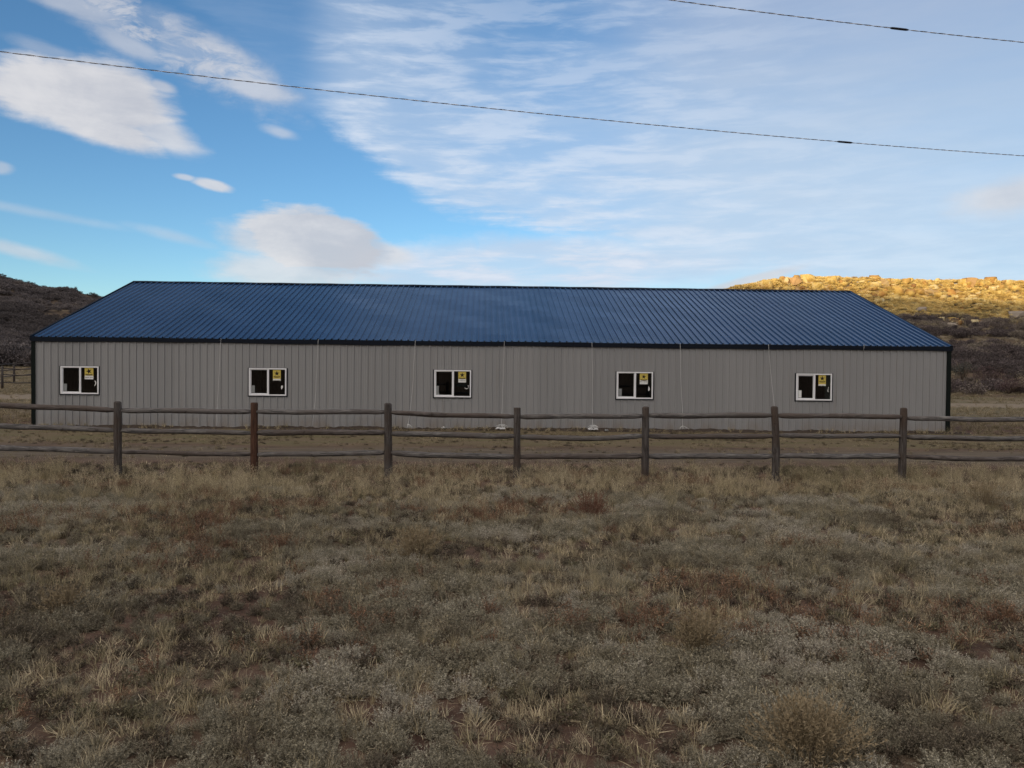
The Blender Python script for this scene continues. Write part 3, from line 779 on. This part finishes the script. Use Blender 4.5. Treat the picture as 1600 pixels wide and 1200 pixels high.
# ------------------------------------------------------------------ power lines
def wire(name, pix, hl, hr, lab, splice):
    # plan line through two points of equal height above the eye
    dl = ray(*pix[0]); dr = ray(*pix[-1])
    A = CAM+dl*(hl/dl.z); B = CAM+dr*(hr/dr.z)
    n = (B-A).cross(Vector((0, 0, 1))).normalized()
    P = [on_plane(x, y, A, n) for x, y in pix]
    t = (B-A); t.z = 0; Lh = t.length; t.normalize()
    s = np.array([(p-A).dot(t) for p in P]); z = np.array([p.z for p in P]); c = np.polyfit(s, z, 2)
    root = empty(name, tuple(A)); tag(root, lab, 'power line')
    s0, s1 = -9, Lh+9; m = int((s1-s0)/.02)
    ph = 2*PI/.34
    for k, (mt, r, off) in enumerate((('cable', .0046, 0), ('alu', .0043, PI))):
        mb = MB(); pts = []
        for i in range(m+1):
            q = s0+(s1-s0)*i/m; a = q*ph+off+.6*math.sin(q*.8)
            pts.append(t*q+Vector((0, 0, float(np.polyval(c, q))-A.z))+(n*math.cos(a)+Vector((0, 0, 1))*math.sin(a))*.0050)
        mb.tube(pts, r, 5); mb.build(['insulated_wire', 'bare_wire'][k], M[mt], root)
    p = on_plane(*splice, A, n); q = (p-A).dot(t); mb = MB()
    pts = [t*(q+d)+Vector((0, 0, float(np.polyval(c, q+d))-A.z)) for d in (-.17, -.13, 0, .13, .17)]
    mb.tube(pts, [.011, .019, .020, .019, .011], 8); mb.build('splice_sleeve', M['cable'], root)
wire('power_line', [(0,82),(200,104.5),(400,127.5),(600,151),(800,174),(1000,194),(1200,211.5),(1400,228.5),(1600,243.5)], 4.5, 4.5, 'lower twisted overhead wire crossing the whole sky from left edge to right edge', (1320, 221))
wire('power_line', [(1045,0),(1180,17),(1290,31.5),(1400,45),(1500,56),(1600,66)], 5.6, 5.6, 'upper twisted overhead wire crossing only the top right corner of the sky', (1405, 45.5))

# ------------------------------------------------------------------ plant prototypes
PROTO = bpy.data.collections.new('plant_forms')
def ribbon_tuft(name, mat, n, L, spread, w, seg=3, curl=.5, R=.02, leaf=0, leafsize=.006, seed=0, leaf_from=1, link_=False, flat=1.0, heads=0):
    rng = np.random.default_rng(seed); V = []; Fc = []; T = []
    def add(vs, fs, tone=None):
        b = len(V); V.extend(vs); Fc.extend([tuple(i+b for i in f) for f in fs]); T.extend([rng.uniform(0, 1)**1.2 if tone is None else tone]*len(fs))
    for _ in range(n):
        a = rng.uniform(0, 2*PI); tilt = min(abs(rng.normal(0, spread)), 1.5); l = L*rng.uniform(.45, 1.0)
        r0 = R*math.sqrt(rng.uniform(0, 1)); b = a+rng.normal(0, .8)
        p = np.array([math.cos(b)*r0, math.sin(b)*r0, -.005])
        d = np.array([math.cos(a)*math.sin(tilt), math.sin(a)*math.sin(tilt), math.cos(tilt)*flat]); d /= np.linalg.norm(d)
        side = np.array([-math.sin(a), math.cos(a), 0])+rng.normal(0, .5, 3); side /= np.linalg.norm(side)
        ww = w*rng.uniform(.7, 1.25); rib = []
        for s in range(seg+1):
            t = s/seg; rib.append((p-side*ww*(1-.8*t), p+side*ww*(1-.8*t)))
            if s < seg:
                if leaf and s >= leaf_from:
                    for _k in range(leaf):
                        c = p+d*l/seg*rng.uniform(0, 1); dd = rng.normal(0, 1, 3); dd[2] = abs(dd[2])*.7+.1; dd /= np.linalg.norm(dd)
                        e = np.cross(dd, rng.normal(0, 1, 3)); e /= np.linalg.norm(e)+1e-9; ls = leafsize*rng.uniform(.6, 1.4)
                        add([c-e*ls*.3, c+e*ls*.3, c+dd*ls*1.7], [(0, 1, 2)])
                p = p+d*l/seg
                d = d+np.array([math.cos(a), math.sin(a), -.4])*curl/seg*rng.uniform(.2, 1.3)+rng.normal(0, .07, 3); d /= np.linalg.norm(d)
        vs = [q for pr in rib for q in pr]; fs = []
        for s in range(seg): fs += [(2*s, 2*s+1, 2*s+3), (2*s, 2*s+3, 2*s+2)]
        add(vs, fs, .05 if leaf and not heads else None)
        if heads:
            for _k in range(heads):
                c = p-d*l*.22*rng.uniform(0, 1); dd = d+rng.normal(0, .5, 3); dd /= np.linalg.norm(dd); e = np.cross(dd, rng.normal(0, 1, 3)); e /= np.linalg.norm(e)+1e-9
                ls = leafsize; add([c-e*ls*.35, c+e*ls*.35, c+dd*ls*2], [(0, 1, 2)])
    me = np_mesh(name, np.array(V), np.array(Fc), 3); at_ = me.attributes.new('leaf_tone', 'FLOAT', 'FACE'); at_.data.foreach_set('value', np.array(T, np.float32))
    o = mesh_obj(name, me, M[mat] if isinstance(mat, str) else mat, linkit=False)
    if link_: link(o)
    else: PROTO.objects.link(o)
    return o
def bush_mesh(name, mat, seed, n=420, rad=1.0, hgt=.85, leaf=.085, lumps=9, stems=26):
    """woody brush: stems rising to clumps of small leaf/twig faces, open between the clumps"""
    rng = np.random.default_rng(seed); V = []; Fc = []
    def add(vs, fs):
        b = len(V); V.extend(vs); Fc.extend([tuple(i+b for i in f) for f in fs])
    cs = []
    for _ in range(lumps):
        a = rng.uniform(0, 2*PI); r = rad*math.sqrt(rng.uniform(0, 1))*.72
        cs.append((np.array([math.cos(a)*r, math.sin(a)*r, hgt*rng.uniform(.35, .82)*(1-.35*(r/rad)**2)]), rng.uniform(.22, .42)*rad))
    for k in range(n):
        c, cr = cs[rng.integers(len(cs))]
        v = rng.normal(0, 1, 3); v /= np.linalg.norm(v); p = c+v*cr*rng.uniform(.35, 1.05)*np.array([1, 1, .75])
        p[2] = max(p[2], .02)
        dd = v*.6+np.array([0, 0, .7])+rng.normal(0, .6, 3); dd /= np.linalg.norm(dd); e = np.cross(dd, rng.normal(0, 1, 3)); e /= np.linalg.norm(e)+1e-9
        ls = leaf*rng.uniform(.5, 1.5)
        add([p-e*ls*.4, p+e*ls*.35, p+dd*ls*1.1+e*ls*.2, p+dd*ls*1.3-e*ls*.2], [(0, 1, 2), (0, 2, 3)])
    for k in range(stems):
        c, cr = cs[k % len(cs)]; tip = c+rng.normal(0, .5, 3)*cr+np.array([0, 0, cr*.6]); base = np.array([c[0]*.25, c[1]*.25, -.1])
        m = (tip+base)/2+rng.normal(0, .08, 3)*rad; w = .018*rad
        s = np.cross(tip-base, rng.normal(0, 1, 3)); s /= np.linalg.norm(s)+1e-9
        add([base-s*w, base+s*w, m+s*w*.7, m-s*w*.7, tip], [(0, 1, 2), (0, 2, 3), (3, 2, 4)])
    me = np_mesh(name, np.array(V), np.array(Fc), 3); at_ = me.attributes.new('leaf_tone', 'FLOAT', 'FACE')
    at_.data.foreach_set('value', np.random.default_rng(seed+9).uniform(0, 1, len(Fc)).astype(np.float32)); return me

def protos(names):
    c = bpy.data.collections.new('forms')
    for o in names:
        c.objects.link(o)
    return c
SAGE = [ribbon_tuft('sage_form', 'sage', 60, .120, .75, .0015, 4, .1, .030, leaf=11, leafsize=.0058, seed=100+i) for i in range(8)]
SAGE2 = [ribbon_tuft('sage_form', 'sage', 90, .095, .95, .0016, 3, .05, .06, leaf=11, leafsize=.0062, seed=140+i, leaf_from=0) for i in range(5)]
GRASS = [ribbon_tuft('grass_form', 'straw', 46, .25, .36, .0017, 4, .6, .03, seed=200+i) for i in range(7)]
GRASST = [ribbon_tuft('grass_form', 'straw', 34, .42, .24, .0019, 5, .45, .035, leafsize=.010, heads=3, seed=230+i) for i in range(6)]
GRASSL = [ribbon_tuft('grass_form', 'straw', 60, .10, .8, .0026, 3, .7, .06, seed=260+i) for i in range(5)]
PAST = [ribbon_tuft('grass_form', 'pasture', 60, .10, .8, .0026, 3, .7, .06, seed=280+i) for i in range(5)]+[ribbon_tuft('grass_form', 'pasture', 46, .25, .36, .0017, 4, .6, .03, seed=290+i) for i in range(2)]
RUST = [ribbon_tuft('weed_form', 'rust', 26, .20, .5, .0019, 4, .2, .03, leaf=4, leafsize=.009, seed=300+i) for i in range(4)]
DUFF = [ribbon_tuft('forb_form', 'duff', 40, .10, .85, .0026, 3, .2, .04, leaf=4, leafsize=.010, seed=330+i) for i in range(4)]
def BF(nm, mat, k, s0, **kw):
    out = []
    for i in range(k):
        o = mesh_obj(nm, bush_mesh(nm, mat, s0+i, **kw), M[mat], linkit=False); out.append(o)
    return out
BRUSH = BF('brush_form', 'brush', 7, 400, n=1000, leaf=.055)
BRUSHL = BF('brush_form', 'brush_l', 6, 430, n=1100, leaf=.06)

def scatter(name, pts, scl, tint, forms, pick, label=None, sz=None, tilt=.12):
    """one stuff object: a mesh of points whose modifier sets plants on them"""
    n = len(pts); me = bpy.data.meshes.new(name); me.vertices.add(n); me.vertices.foreach_set('co', np.asarray(pts, np.float32).ravel())
    rot = np.stack([RNG.normal(0, tilt, n), RNG.normal(0, tilt, n), RNG.uniform(0, 2*PI, n)], -1)
    s3 = np.stack([scl, scl, scl*(sz if sz is not None else 1)], -1)
    for nm, ty, dat, key in (('rot', 'FLOAT_VECTOR', rot, 'vector'), ('scl', 'FLOAT_VECTOR', s3, 'vector'), ('tint', 'FLOAT', tint, 'value'), ('pick', 'INT', pick, 'value')):
        a = me.attributes.new(nm, ty, 'POINT'); a.data.foreach_set(key, np.asarray(dat, np.int32 if ty == 'INT' else np.float32).ravel())
    me.update()
    o = bpy.data.objects.new(name, me); link(o); tag(o, label, kind='stuff')
    c = bpy.data.collections.new(name+'_forms')
    for i, f in enumerate(forms):
        f.name = '%s_%02d' % (f.name.split('.')[0], i); c.objects.link(f)
    order = sorted(range(len(forms)), key=lambda i: forms[i].name)
    ng = bpy.data.node_groups.new(name, 'GeometryNodeTree')
    ng.interface.new_socket('Geometry', in_out='INPUT', socket_type='NodeSocketGeometry'); ng.interface.new_socket('Geometry', in_out='OUTPUT', socket_type='NodeSocketGeometry')
    gi = ng.nodes.new('NodeGroupInput'); go = ng.nodes.new('NodeGroupOutput')
    mp = ng.nodes.new('GeometryNodeMeshToPoints'); ip = ng.nodes.new('GeometryNodeInstanceOnPoints'); ci = ng.nodes.new('GeometryNodeCollectionInfo')
    ci.inputs['Collection'].default_value = c; ci.inputs['Separate Children'].default_value = True; ci.inputs['Reset Children'].default_value = True
    def na(nm, ty):
        k = ng.nodes.new('GeometryNodeInputNamedAttribute'); k.data_type = ty; k.inputs[0].default_value = nm; return k.outputs[0]
    L = ng.links.new
    L(gi.outputs[0], mp.inputs['Mesh']); L(mp.outputs[0], ip.inputs['Points']); L(ci.outputs[0], ip.inputs['Instance']); ip.inputs['Pick Instance'].default_value = True
    L(na('pick', 'INT'), ip.inputs['Instance Index'])
    e2r = ng.nodes.new('FunctionNodeEulerToRotation'); L(na('rot', 'FLOAT_VECTOR'), e2r.inputs[0]); L(e2r.outputs[0], ip.inputs['Rotation'])
    L(na('scl', 'FLOAT_VECTOR'), ip.inputs['Scale']); L(ip.outputs[0], go.inputs[0])
    md = o.modifiers.new('plants', 'NODES'); md.node_group = ng
    return o
for o in list(PROTO.objects): PROTO.objects.unlink(o)

def field(y0, y1, dens, k=.70, m=2.5):
    """random points of the wedge in front of the camera, dens per square metre"""
    xw = k*y1+m; n = int(2*xw*(y1-y0)*dens); x = RNG.uniform(-xw, xw, n)+CX+.03*y1; y = RNG.uniform(y0, y1, n)
    keep = np.abs(x-CX-.035*y) < k*y+m; return x[keep], y[keep]
def outside(x, y): return ~((np.abs(x) < HL+.15) & (y > 26.45) & (y < 42.1))
def lay(x, y): return np.stack([x, y, height(x, y)], -1)

# patch maps of the near field
def maps(x, y):
    a = fbm(x/1.5, y/1.1, 101, 4); b = fbm(x/.42, y/.36, 131, 3); c = fbm(x/2.8, y/1.6, 151, 3); return a, b, c
def near_field():
    x, y = field(2.0, 13.2, 120); a, b, c = maps(x, y)
    dens = sst(.34, .52, a)*.8+.35; dens *= 1-.45*sst(8, 13, y)
    k = RNG.uniform(0, 1, len(x)) < dens*(.30+.75*sst(.38, .50, b))
    x, y, a, b, c = x[k], y[k], a[k], b[k], c[k]; n = len(x)
    tint = np.clip(.50+(fbm(x/.7, y/.6, 171, 3)-.5)*1.5+RNG.normal(0, .13, n)+.15*sst(.45, .6, c), 0, 1)
    pick = RNG.integers(0, 13, n)
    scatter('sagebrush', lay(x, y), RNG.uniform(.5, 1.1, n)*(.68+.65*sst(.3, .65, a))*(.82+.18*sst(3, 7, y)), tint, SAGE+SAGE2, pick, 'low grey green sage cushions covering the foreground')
    x, y = field(2.0, 14.6, 60); a, b, c = maps(x, y)
    g = .5*fbm(x/.7, y/.6, 191, 3)+.5*fbm(x/2.2, y/1.5, 192, 3)
    k = RNG.uniform(0, 1, len(x)) < (.14+.8*sst(.46, .60, g))
    x, y, g, c = x[k], y[k], g[k], c[k]; n = len(x)
    tint = np.clip(.38+(c-.5)*1.1+RNG.normal(0, .18, n), 0, 1)
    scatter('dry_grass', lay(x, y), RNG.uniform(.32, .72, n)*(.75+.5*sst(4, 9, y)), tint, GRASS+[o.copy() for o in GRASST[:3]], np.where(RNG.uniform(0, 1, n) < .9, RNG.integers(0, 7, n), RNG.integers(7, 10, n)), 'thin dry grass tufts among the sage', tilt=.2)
    # taller grass along the fence line
    x, y = field(11.8, 16.2, 40); g = fbm(x/1.2, y/1.0, 211, 4)
    k = RNG.uniform(0, 1, len(x)) < sst(11.6, 13.2, y)*sst(16.4, 15.0, y)*(.18+.9*sst(.42, .6, g))
    x, y, g = x[k], y[k], g[k]; n = len(x)
    tint = np.clip(.42+(fbm(x/1.8, y/1.5, 215, 3)-.5)*1.6+RNG.normal(0, .14, n), 0, 1)
    scatter('tall_grass', lay(x, y), RNG.uniform(.45, .95, n), tint, [o.copy() for o in GRASS[:3]]+GRASST, RNG.integers(0, 9, n), 'taller straw grass growing along the foot of the fence', tilt=.15)
    # low litter and forbs fill the gaps
    x, y = field(2.0, 16.5, 80); a, b, c = maps(x, y)
    k = RNG.uniform(0, 1, len(x)) < (.30+.4*sst(.5, .35, a))*1.0; x, y, c = x[k], y[k], c[k]; n = len(x)
    tint = np.clip(.5+RNG.normal(0, .25, n)+(c-.5), 0, 1)
    scatter('ground_cover', lay(x, y), RNG.uniform(.6, 1.4, n), tint, DUFF+GRASSL, RNG.integers(0, 9, n), 'dark low forbs and dead grass between the sage cushions', tilt=.25)
    x, y = field(4.5, 15.5, 34); r = fbm(x/1.6, y/.9, 231, 3)
    k = RNG.uniform(0, 1, len(x)) < sst(.56, .66, r)*sst(4.5, 8, y)+.02; x, y = x[k], y[k]; n = len(x)
    scatter('weeds', lay(x, y), RNG.uniform(.6, 1.15, n), np.clip(RNG.normal(.5, .25, n), 0, 1), RUST, RNG.integers(0, 4, n), 'russet dry weeds in patches of the field', tilt=.2)
    # short turf between fence and building, and round it
    x, y = field(15.8, 26.2, 55); g = fbm(x/1.8, y/.7, 241, 4)
    pk = sst(16.4, 17.4, y)*sst(21.2, 20.2, y)
    k = RNG.uniform(0, 1, len(x)) < (.12+.75*sst(.44, .62, g))*(1-.78*pk); x, y = x[k], y[k]; n = len(x)
    tint = np.clip(.35+(fbm(x/2, y/1, 245, 3)-.5)*1.5+RNG.normal(0, .16, n), 0, 1)
    scatter('short_grass', lay(x, y), RNG.uniform(.45, 1.05, n), tint, [o.copy() for o in PAST]+[o.copy() for o in DUFF[:2]], RNG.integers(0, 9, n), 'short sparse grass between the fence and the building', sz=.6)
    x = RNG.uniform(-15.5, 15.5, 900); y = RNG.uniform(25.5, 26.5, 900); k = fbm(x/1.1, x*0, 261, 3) > .47; x, y = x[k], y[k]; n = len(x)
    scatter('wall_weeds', lay(x, y)+[0, 0, .03], RNG.uniform(.3, .8, n), RNG.uniform(0, .7, n), [o.copy() for o in GRASS[:3]]+[o.copy() for o in DUFF[:2]], RNG.integers(0, 5, n), 'thin weeds along the foot of the building wall')
    x, y = field(26, 94, 5.5, .72, 4); kk = (y < 60) | (x < -20); x, y = x[kk], y[kk]; k = outside(x, y) & (np.abs(x) > 12) & ~((y > 43.5) & (y < 48.5) & (RNG.uniform(0, 1, len(x)) < .85))
    x, y = x[k], y[k]; n = len(x)
    tint = np.clip(.35+(fbm(x/5, y/2, 255, 3)-.5)*1.4+RNG.normal(0, .14, n), 0, 1)
    scatter('pasture_grass', lay(x, y), RNG.uniform(1.2, 2.8, n), tint, [o.copy() for o in PAST], RNG.integers(0, 7, n), 'dry pasture grass on either side beyond the building', sz=.55)
near_field()

def slopes():
    # right hillside: dense brush, thinning to pale rocks and grass
    n = 15000; x = RNG.uniform(12, 110, n); y = RNG.uniform(50, 125, n)
    k = (np.abs(np.arctan2(x-CX, y)) < .68) & (np.arctan2(x-CX, y) > .26)
    g = fbm(x/6., y/6., 301, 4); k &= RNG.uniform(0, 1, n) < (.10+.9*sst(.38, .55, g))*sst(50, 56, y)*(1-.55*sst(rimY(x)-9, rimY(x)-3, y))*.75
    x, y = x[k], y[k]; n = len(x)
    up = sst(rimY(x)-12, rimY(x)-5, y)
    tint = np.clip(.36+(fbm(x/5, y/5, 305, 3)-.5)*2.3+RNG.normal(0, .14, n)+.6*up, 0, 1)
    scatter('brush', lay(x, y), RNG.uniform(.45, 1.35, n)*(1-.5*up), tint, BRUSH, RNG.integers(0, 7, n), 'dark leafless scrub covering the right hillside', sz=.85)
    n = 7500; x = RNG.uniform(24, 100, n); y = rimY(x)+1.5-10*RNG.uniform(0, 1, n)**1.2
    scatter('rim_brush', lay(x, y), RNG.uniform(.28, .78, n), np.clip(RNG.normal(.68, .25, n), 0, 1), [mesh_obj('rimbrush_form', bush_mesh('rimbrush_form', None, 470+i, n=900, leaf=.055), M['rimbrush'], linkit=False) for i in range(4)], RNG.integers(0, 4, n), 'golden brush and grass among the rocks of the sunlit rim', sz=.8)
    # left hill
    n = 34000; x = RNG.uniform(-190, -20, n); y = RNG.uniform(92, 250, n); az = np.arctan2(x-CX, y)
    g = fbm(x/9., y/9., 321, 4)
    k = (az > -.68) & (az < -.40) & (RNG.uniform(0, 1, n) < np.where(y < 135, .95*sst(.25, .40, g), .10+.85*sst(.46, .54, g)))
    x, y = x[k], y[k]; n = len(x)
    low = sst(150, 115, y)
    tint = np.clip(.42+(fbm(x/14, y/14, 325, 3)-.5)*1.5+RNG.normal(0, .14, n)-.10*low-.22*(1-low), 0, 1)
    scatter('thicket', lay(x, y), RNG.uniform(.8, 1.7, n)*(1+.75*low), tint, BRUSHL, RNG.integers(0, 6, n), 'grey leafless thicket below and over the left hill')
    # dry grass tufts on the right slope
    n = 9000; x = RNG.uniform(14, 110, n); y = RNG.uniform(52, 122, n); az = np.arctan2(x-CX, y)
    k = (az < .68) & (az > .26) ; x, y = x[k], y[k]; n = len(x)
    scatter('slope_grass', lay(x, y), RNG.uniform(2.5, 5.0, n), np.clip(RNG.normal(.5, .22, n), 0, 1), [o.copy() for o in PAST[:5]], RNG.integers(0, 5, n), 'dry grass between the scrub of the right hillside', sz=.5)
slopes()

# ------------------------------------------------------------------ rocks
def rock_mesh(seed, sx=1, sy=.8, sz=.7, jag=.35, n=26):
    """a broken block: a box with its corners and edges cut off by planes"""
    rn = random.Random(seed); bm = bmesh.new(); bmesh.ops.create_cube(bm, size=1)
    for k in range(9):
        v = Vector([rn.choice((-1, 1))*rn.uniform(.15, 1) for _ in range(3)]).normalized()
        d = rn.uniform(.40, .40+jag*.5)
        r = bmesh.ops.bisect_plane(bm, geom=bm.verts[:]+bm.edges[:]+bm.faces[:], plane_co=v*d, plane_no=v, clear_outer=True)
        ed = [e for e in r['geom_cut'] if isinstance(e, bmesh.types.BMEdge)]
        if ed: bmesh.ops.holes_fill(bm, edges=ed)
    bmesh.ops.triangulate(bm, faces=bm.faces)
    bmesh.ops.subdivide_edges(bm, edges=bm.edges, cuts=1, use_grid_fill=True)
    for v in bm.verts:
        v.co += v.normal*rn.uniform(-.03, .03); v.co.x *= sx; v.co.y *= sy; v.co.z *= sz
    bmesh.ops.triangulate(bm, faces=bm.faces)
    me = bpy.data.meshes.new('rock'); bm.to_mesh(me); bm.free(); return me
def rocks():
    forms = [rock_mesh(500+i, 1, random.uniform(.6, 1), random.uniform(.5, .9)) for i in range(9)]
    dat = []
    for me in forms:
        v = np.array([p.co[:] for p in me.vertices]); f = np.array([p.vertices[:] for p in me.polygons]); dat.append((v, f))
    V = []; Fc = []; b = 0
    def put(x, y, s, dz=0):
        nonlocal b
        v, f = dat[RNG.integers(9)]; a = RNG.uniform(0, 2*PI); c, sn = math.cos(a), math.sin(a)
        w = v*s*np.array([1, 1, RNG.uniform(.7, 1.15)]); w = np.stack([w[:, 0]*c-w[:, 1]*sn, w[:, 0]*sn+w[:, 1]*c, w[:, 2]], -1)
        w += [x, y, hz(x, y)+dz]; V.append(w); Fc.append(f+b); b += len(v)
    for _ in range(800):
        x = RNG.uniform(22, 100); u = RNG.uniform(0, 1); y = float(rimY(np.array([x]))[0])+.6-4.2*u
        put(x, y, RNG.choice([.35, .55, .8, 1.1, 1.6], p=[.34, .28, .22, .11, .05])*RNG.uniform(.8, 1.2), RNG.uniform(-.05, .35))
    for _ in range(420):
        x = RNG.uniform(24, 100); y = float(rimY(np.array([x]))[0])-RNG.uniform(3, 16)
        put(x, y, RNG.uniform(.35, 1.2))
    me = np_mesh('rocks', np.concatenate(V), np.concatenate(Fc), 3)
    a = me.attributes.new('shade_of_stone', 'FLOAT', 'FACE'); a.data.foreach_set('value', np.concatenate([np.full(len(f), RNG.uniform(0, 1)) for f in Fc]).astype(np.float32))
    o = mesh_obj('rocks', me, M['sandrock'])
    tag(o, 'broken yellow sandstone along the sunlit rim of the hill', kind='stuff')
    tan = mat_plain('tan_stone', (.42, .27, .14), .9, .1, 1.5, .25, .6); pale = mat_plain('pale_stone', (.26, .22, .18), .9, .1, 1.5, .3, .6)
    M['pale'] = pale
    def boulder(px, py, wpx, Y0, mt, lab, seed, asp=.8):
        # march down the ray to the hillside
        Yh = None
        for Y in np.arange(Y0-25, Y0+25, .25):
            p = at(px, py+wpx*asp*.4, float(Y))
            if p.z < hz(p.x, p.y): Yh = float(Y); break
        Yh = Yh or Y0
        p = at(px, py, Yh); s = wpx/F*Yh*.95
        o = mesh_obj('boulder', rock_mesh(seed, s, s*.8, s*asp, .3), mt, None, (p.x, p.y, p.z)); tag(o, lab, 'boulder')
        return o
    boulder(1243, 440, 17, 114, tan, 'tan boulder standing highest at the left end of the sunlit rim', 601)
    boulder(1515, 442, 18, 114, tan, 'square orange boulder on the skyline right of centre of the rim', 602, .9)
    boulder(1381, 443, 17, 114, M['sand'], 'bright yellow boulder on the rim just right of the roof end', 603)
    boulder(1450, 455, 14, 112, M['sand'], 'yellow boulder low in the sunlit band above the brush', 604)
    boulder(1589, 492, 26, 92, pale, 'pale flat boulder at the right edge below the sunlit band', 605, .5)
    boulder(1483, 509, 20, 88, pale, 'grey boulder in the brush of the upper slope', 606, .5)
    boulder(1549, 520, 22, 84, pale, 'long pale slab high in the middle of the shaded slope', 607, .35)
    boulder(1572, 563, 13, 68, pale, 'pale boulder at the lower middle of the shaded slope', 608, .6)
    boulder(1591, 580, 14, 60, pale, 'whitish boulder low at the right edge of the slope', 609, .7)
    boulder(1438, 484, 16, 98, pale, 'small grey boulder just below the sunlit band beside the roof edge', 610, .6)
rocks()

# ------------------------------------------------------------------ single shrubs and litter
def shrub(px, py, Y, w, h, mat, lab, seed, name='shrub', leaf=.05, n=1500, cat='shrub'):
    p = at(px, py, Y); z = hz(p.x, Y); me = bush_mesh('crown', None, seed, n=n, rad=1, hgt=h/(w*.5)*.95, leaf=leaf/(w*.5), lumps=14, stems=0)
    root = empty(name, (p.x, Y, z)); tag(root, lab, cat)
    o = mesh_obj('crown', me, M[mat], root); o.scale = (w*.5, w*.5, w*.5)
    st = MB(); rn = random.Random(seed)
    for k in range(14):
        a = rn.uniform(0, 2*PI); r = rn.uniform(.15, .42)*w
        st.tube([(0, 0, -.05), (math.cos(a)*r*.35, math.sin(a)*r*.35, h*.35), (math.cos(a)*r, math.sin(a)*r, h*rn.uniform(.6, .9))], [.012*w, .008*w, .003*w], 5)
    st.build('stem', M['twig'], root); return root
def mat_single(name, cols):
    m, nt, b = new_mat(name, .85, .1); P = pos(nt)
    r = nt.nodes.new('ShaderNodeValToRGB'); nt.links.new(noi(nt, P, 5, 5, .7), r.inputs[0]); el = r.color_ramp.elements
    while len(el) < len(cols): el.new(.5)
    for i, c in enumerate(cols): el[i].position = .25+.5*i/(len(cols)-1); el[i].color = (*c, 1)
    nt.links.new(r.outputs[0], b.inputs['Base Color']); return m
M['purple'] = mat_single('purple_twigs', [(.05, .033, .034), (.10, .068, .068), (.14, .10, .09)])
M['greybush'] = mat_single('grey_twigs', [(.045, .045, .042), (.085, .085, .075), (.13, .12, .095)])
M['goldleaf'] = mat_single('yellow_seed_heads', [(.15, .12, .075), (.27, .21, .13), (.40, .33, .22)])
M['reddish'] = mat_single('red_weed', [(.10, .05, .035), (.19, .10, .07), (.22, .14, .09)])
shrub(1542, 612, 57, 2.9, 1.9, 'purple', 'dark purple shrub at the foot of the slope, right of the building', 701)
shrub(1576, 622, 53, 2.6, .95, 'purple', 'low spreading purple shrub nearest the pasture at the right edge', 702)
shrub(1505, 606, 60, 3.0, 2.0, 'greybush', 'dark grey green shrub close beside the right corner of the building', 703)
shrub(1592, 613, 55, 2.4, 1.0, 'purple', 'low purple shrub cut by the right edge of the picture', 704)
def rabbit(px, py, w, h, lab, seed, mat='goldleaf', n=260, name='rabbitbrush'):
    d = ray(px, py); p = CAM+d*((-CAM.z)/d.z)
    root = empty(name, (p.x, p.y, hz(p.x, p.y))); tag(root, lab, 'shrub')
    fo = ribbon_tuft('seed_heads', M[mat], n, h*1.15, .62, .0022, 4, .05, w*.16, leaf=4, leafsize=.011, seed=seed, leaf_from=2, link_=True, heads=8); fo.parent = root
    st = ribbon_tuft('stems', M['twig'], 110, h*.8, .6, .0028, 3, .05, w*.14, seed=seed+1, link_=True); st.parent = root
rabbit(650, 872, .62, .34, 'golden tan rabbitbrush standing alone in the middle distance left of centre', 801)
rabbit(1092, 1022, .48, .30, 'pale yellow rabbitbrush right of centre in the near field', 802)
rabbit(1262, 1190, .66, .32, 'large yellow rabbitbrush at the bottom edge right of centre', 803, n=420)
rabbit(100, 960, .45, .26, 'faint yellow green bush on the left side of the field', 804, n=150)
rabbit(925, 812, .70, .34, 'reddish brown bush in the field below the fifth fence post', 805, 'reddish')
rabbit(1540, 795, .9, .42, 'tawny orange weed clump near the fence at the right side', 806, 'goldleaf', 240)
def scrap(px, py, Y, w, lab, seed, mt='white'):
    p = at(px, py, Y); rn = random.Random(seed); mb = MB(); n = 9; vs = []
    for i in range(n):
        for j in range(4):
            vs.append((w*(i/(n-1)-.5)+rn.uniform(-.02, .02), .16*(j/3-.5)+rn.uniform(-.02, .02), .03+rn.uniform(0, .07)))
    top = len(vs); vs += [(a, b, c-.008) for a, b, c in vs]
    fs = [(i*4+j, (i+1)*4+j, (i+1)*4+j+1, i*4+j+1) for i in range(n-1) for j in range(3)]
    mb.add(vs, fs+[tuple(q+top for q in f)[::-1] for f in fs], 0, True)
    o = mb.build('litter', M[mt], None, (p.x, Y, max(hz(p.x, Y), 0)+.01)); tag(o, lab, 'litter')
scrap(24, 676, 24.9, .26, 'crumpled white scrap on the dirt left of the building', 1)
scrap(693, 669, 26.1, .12, 'small white scrap at the foot of the wall under the middle window', 2)
scrap(1359, 684, 23.3, .30, 'pale scrap lying on the grass under the last window', 3, 'grey')
scrap(948, 672, 25.6, .10, 'tiny grey scrap on the soil right of the straight string', 4, 'grey')
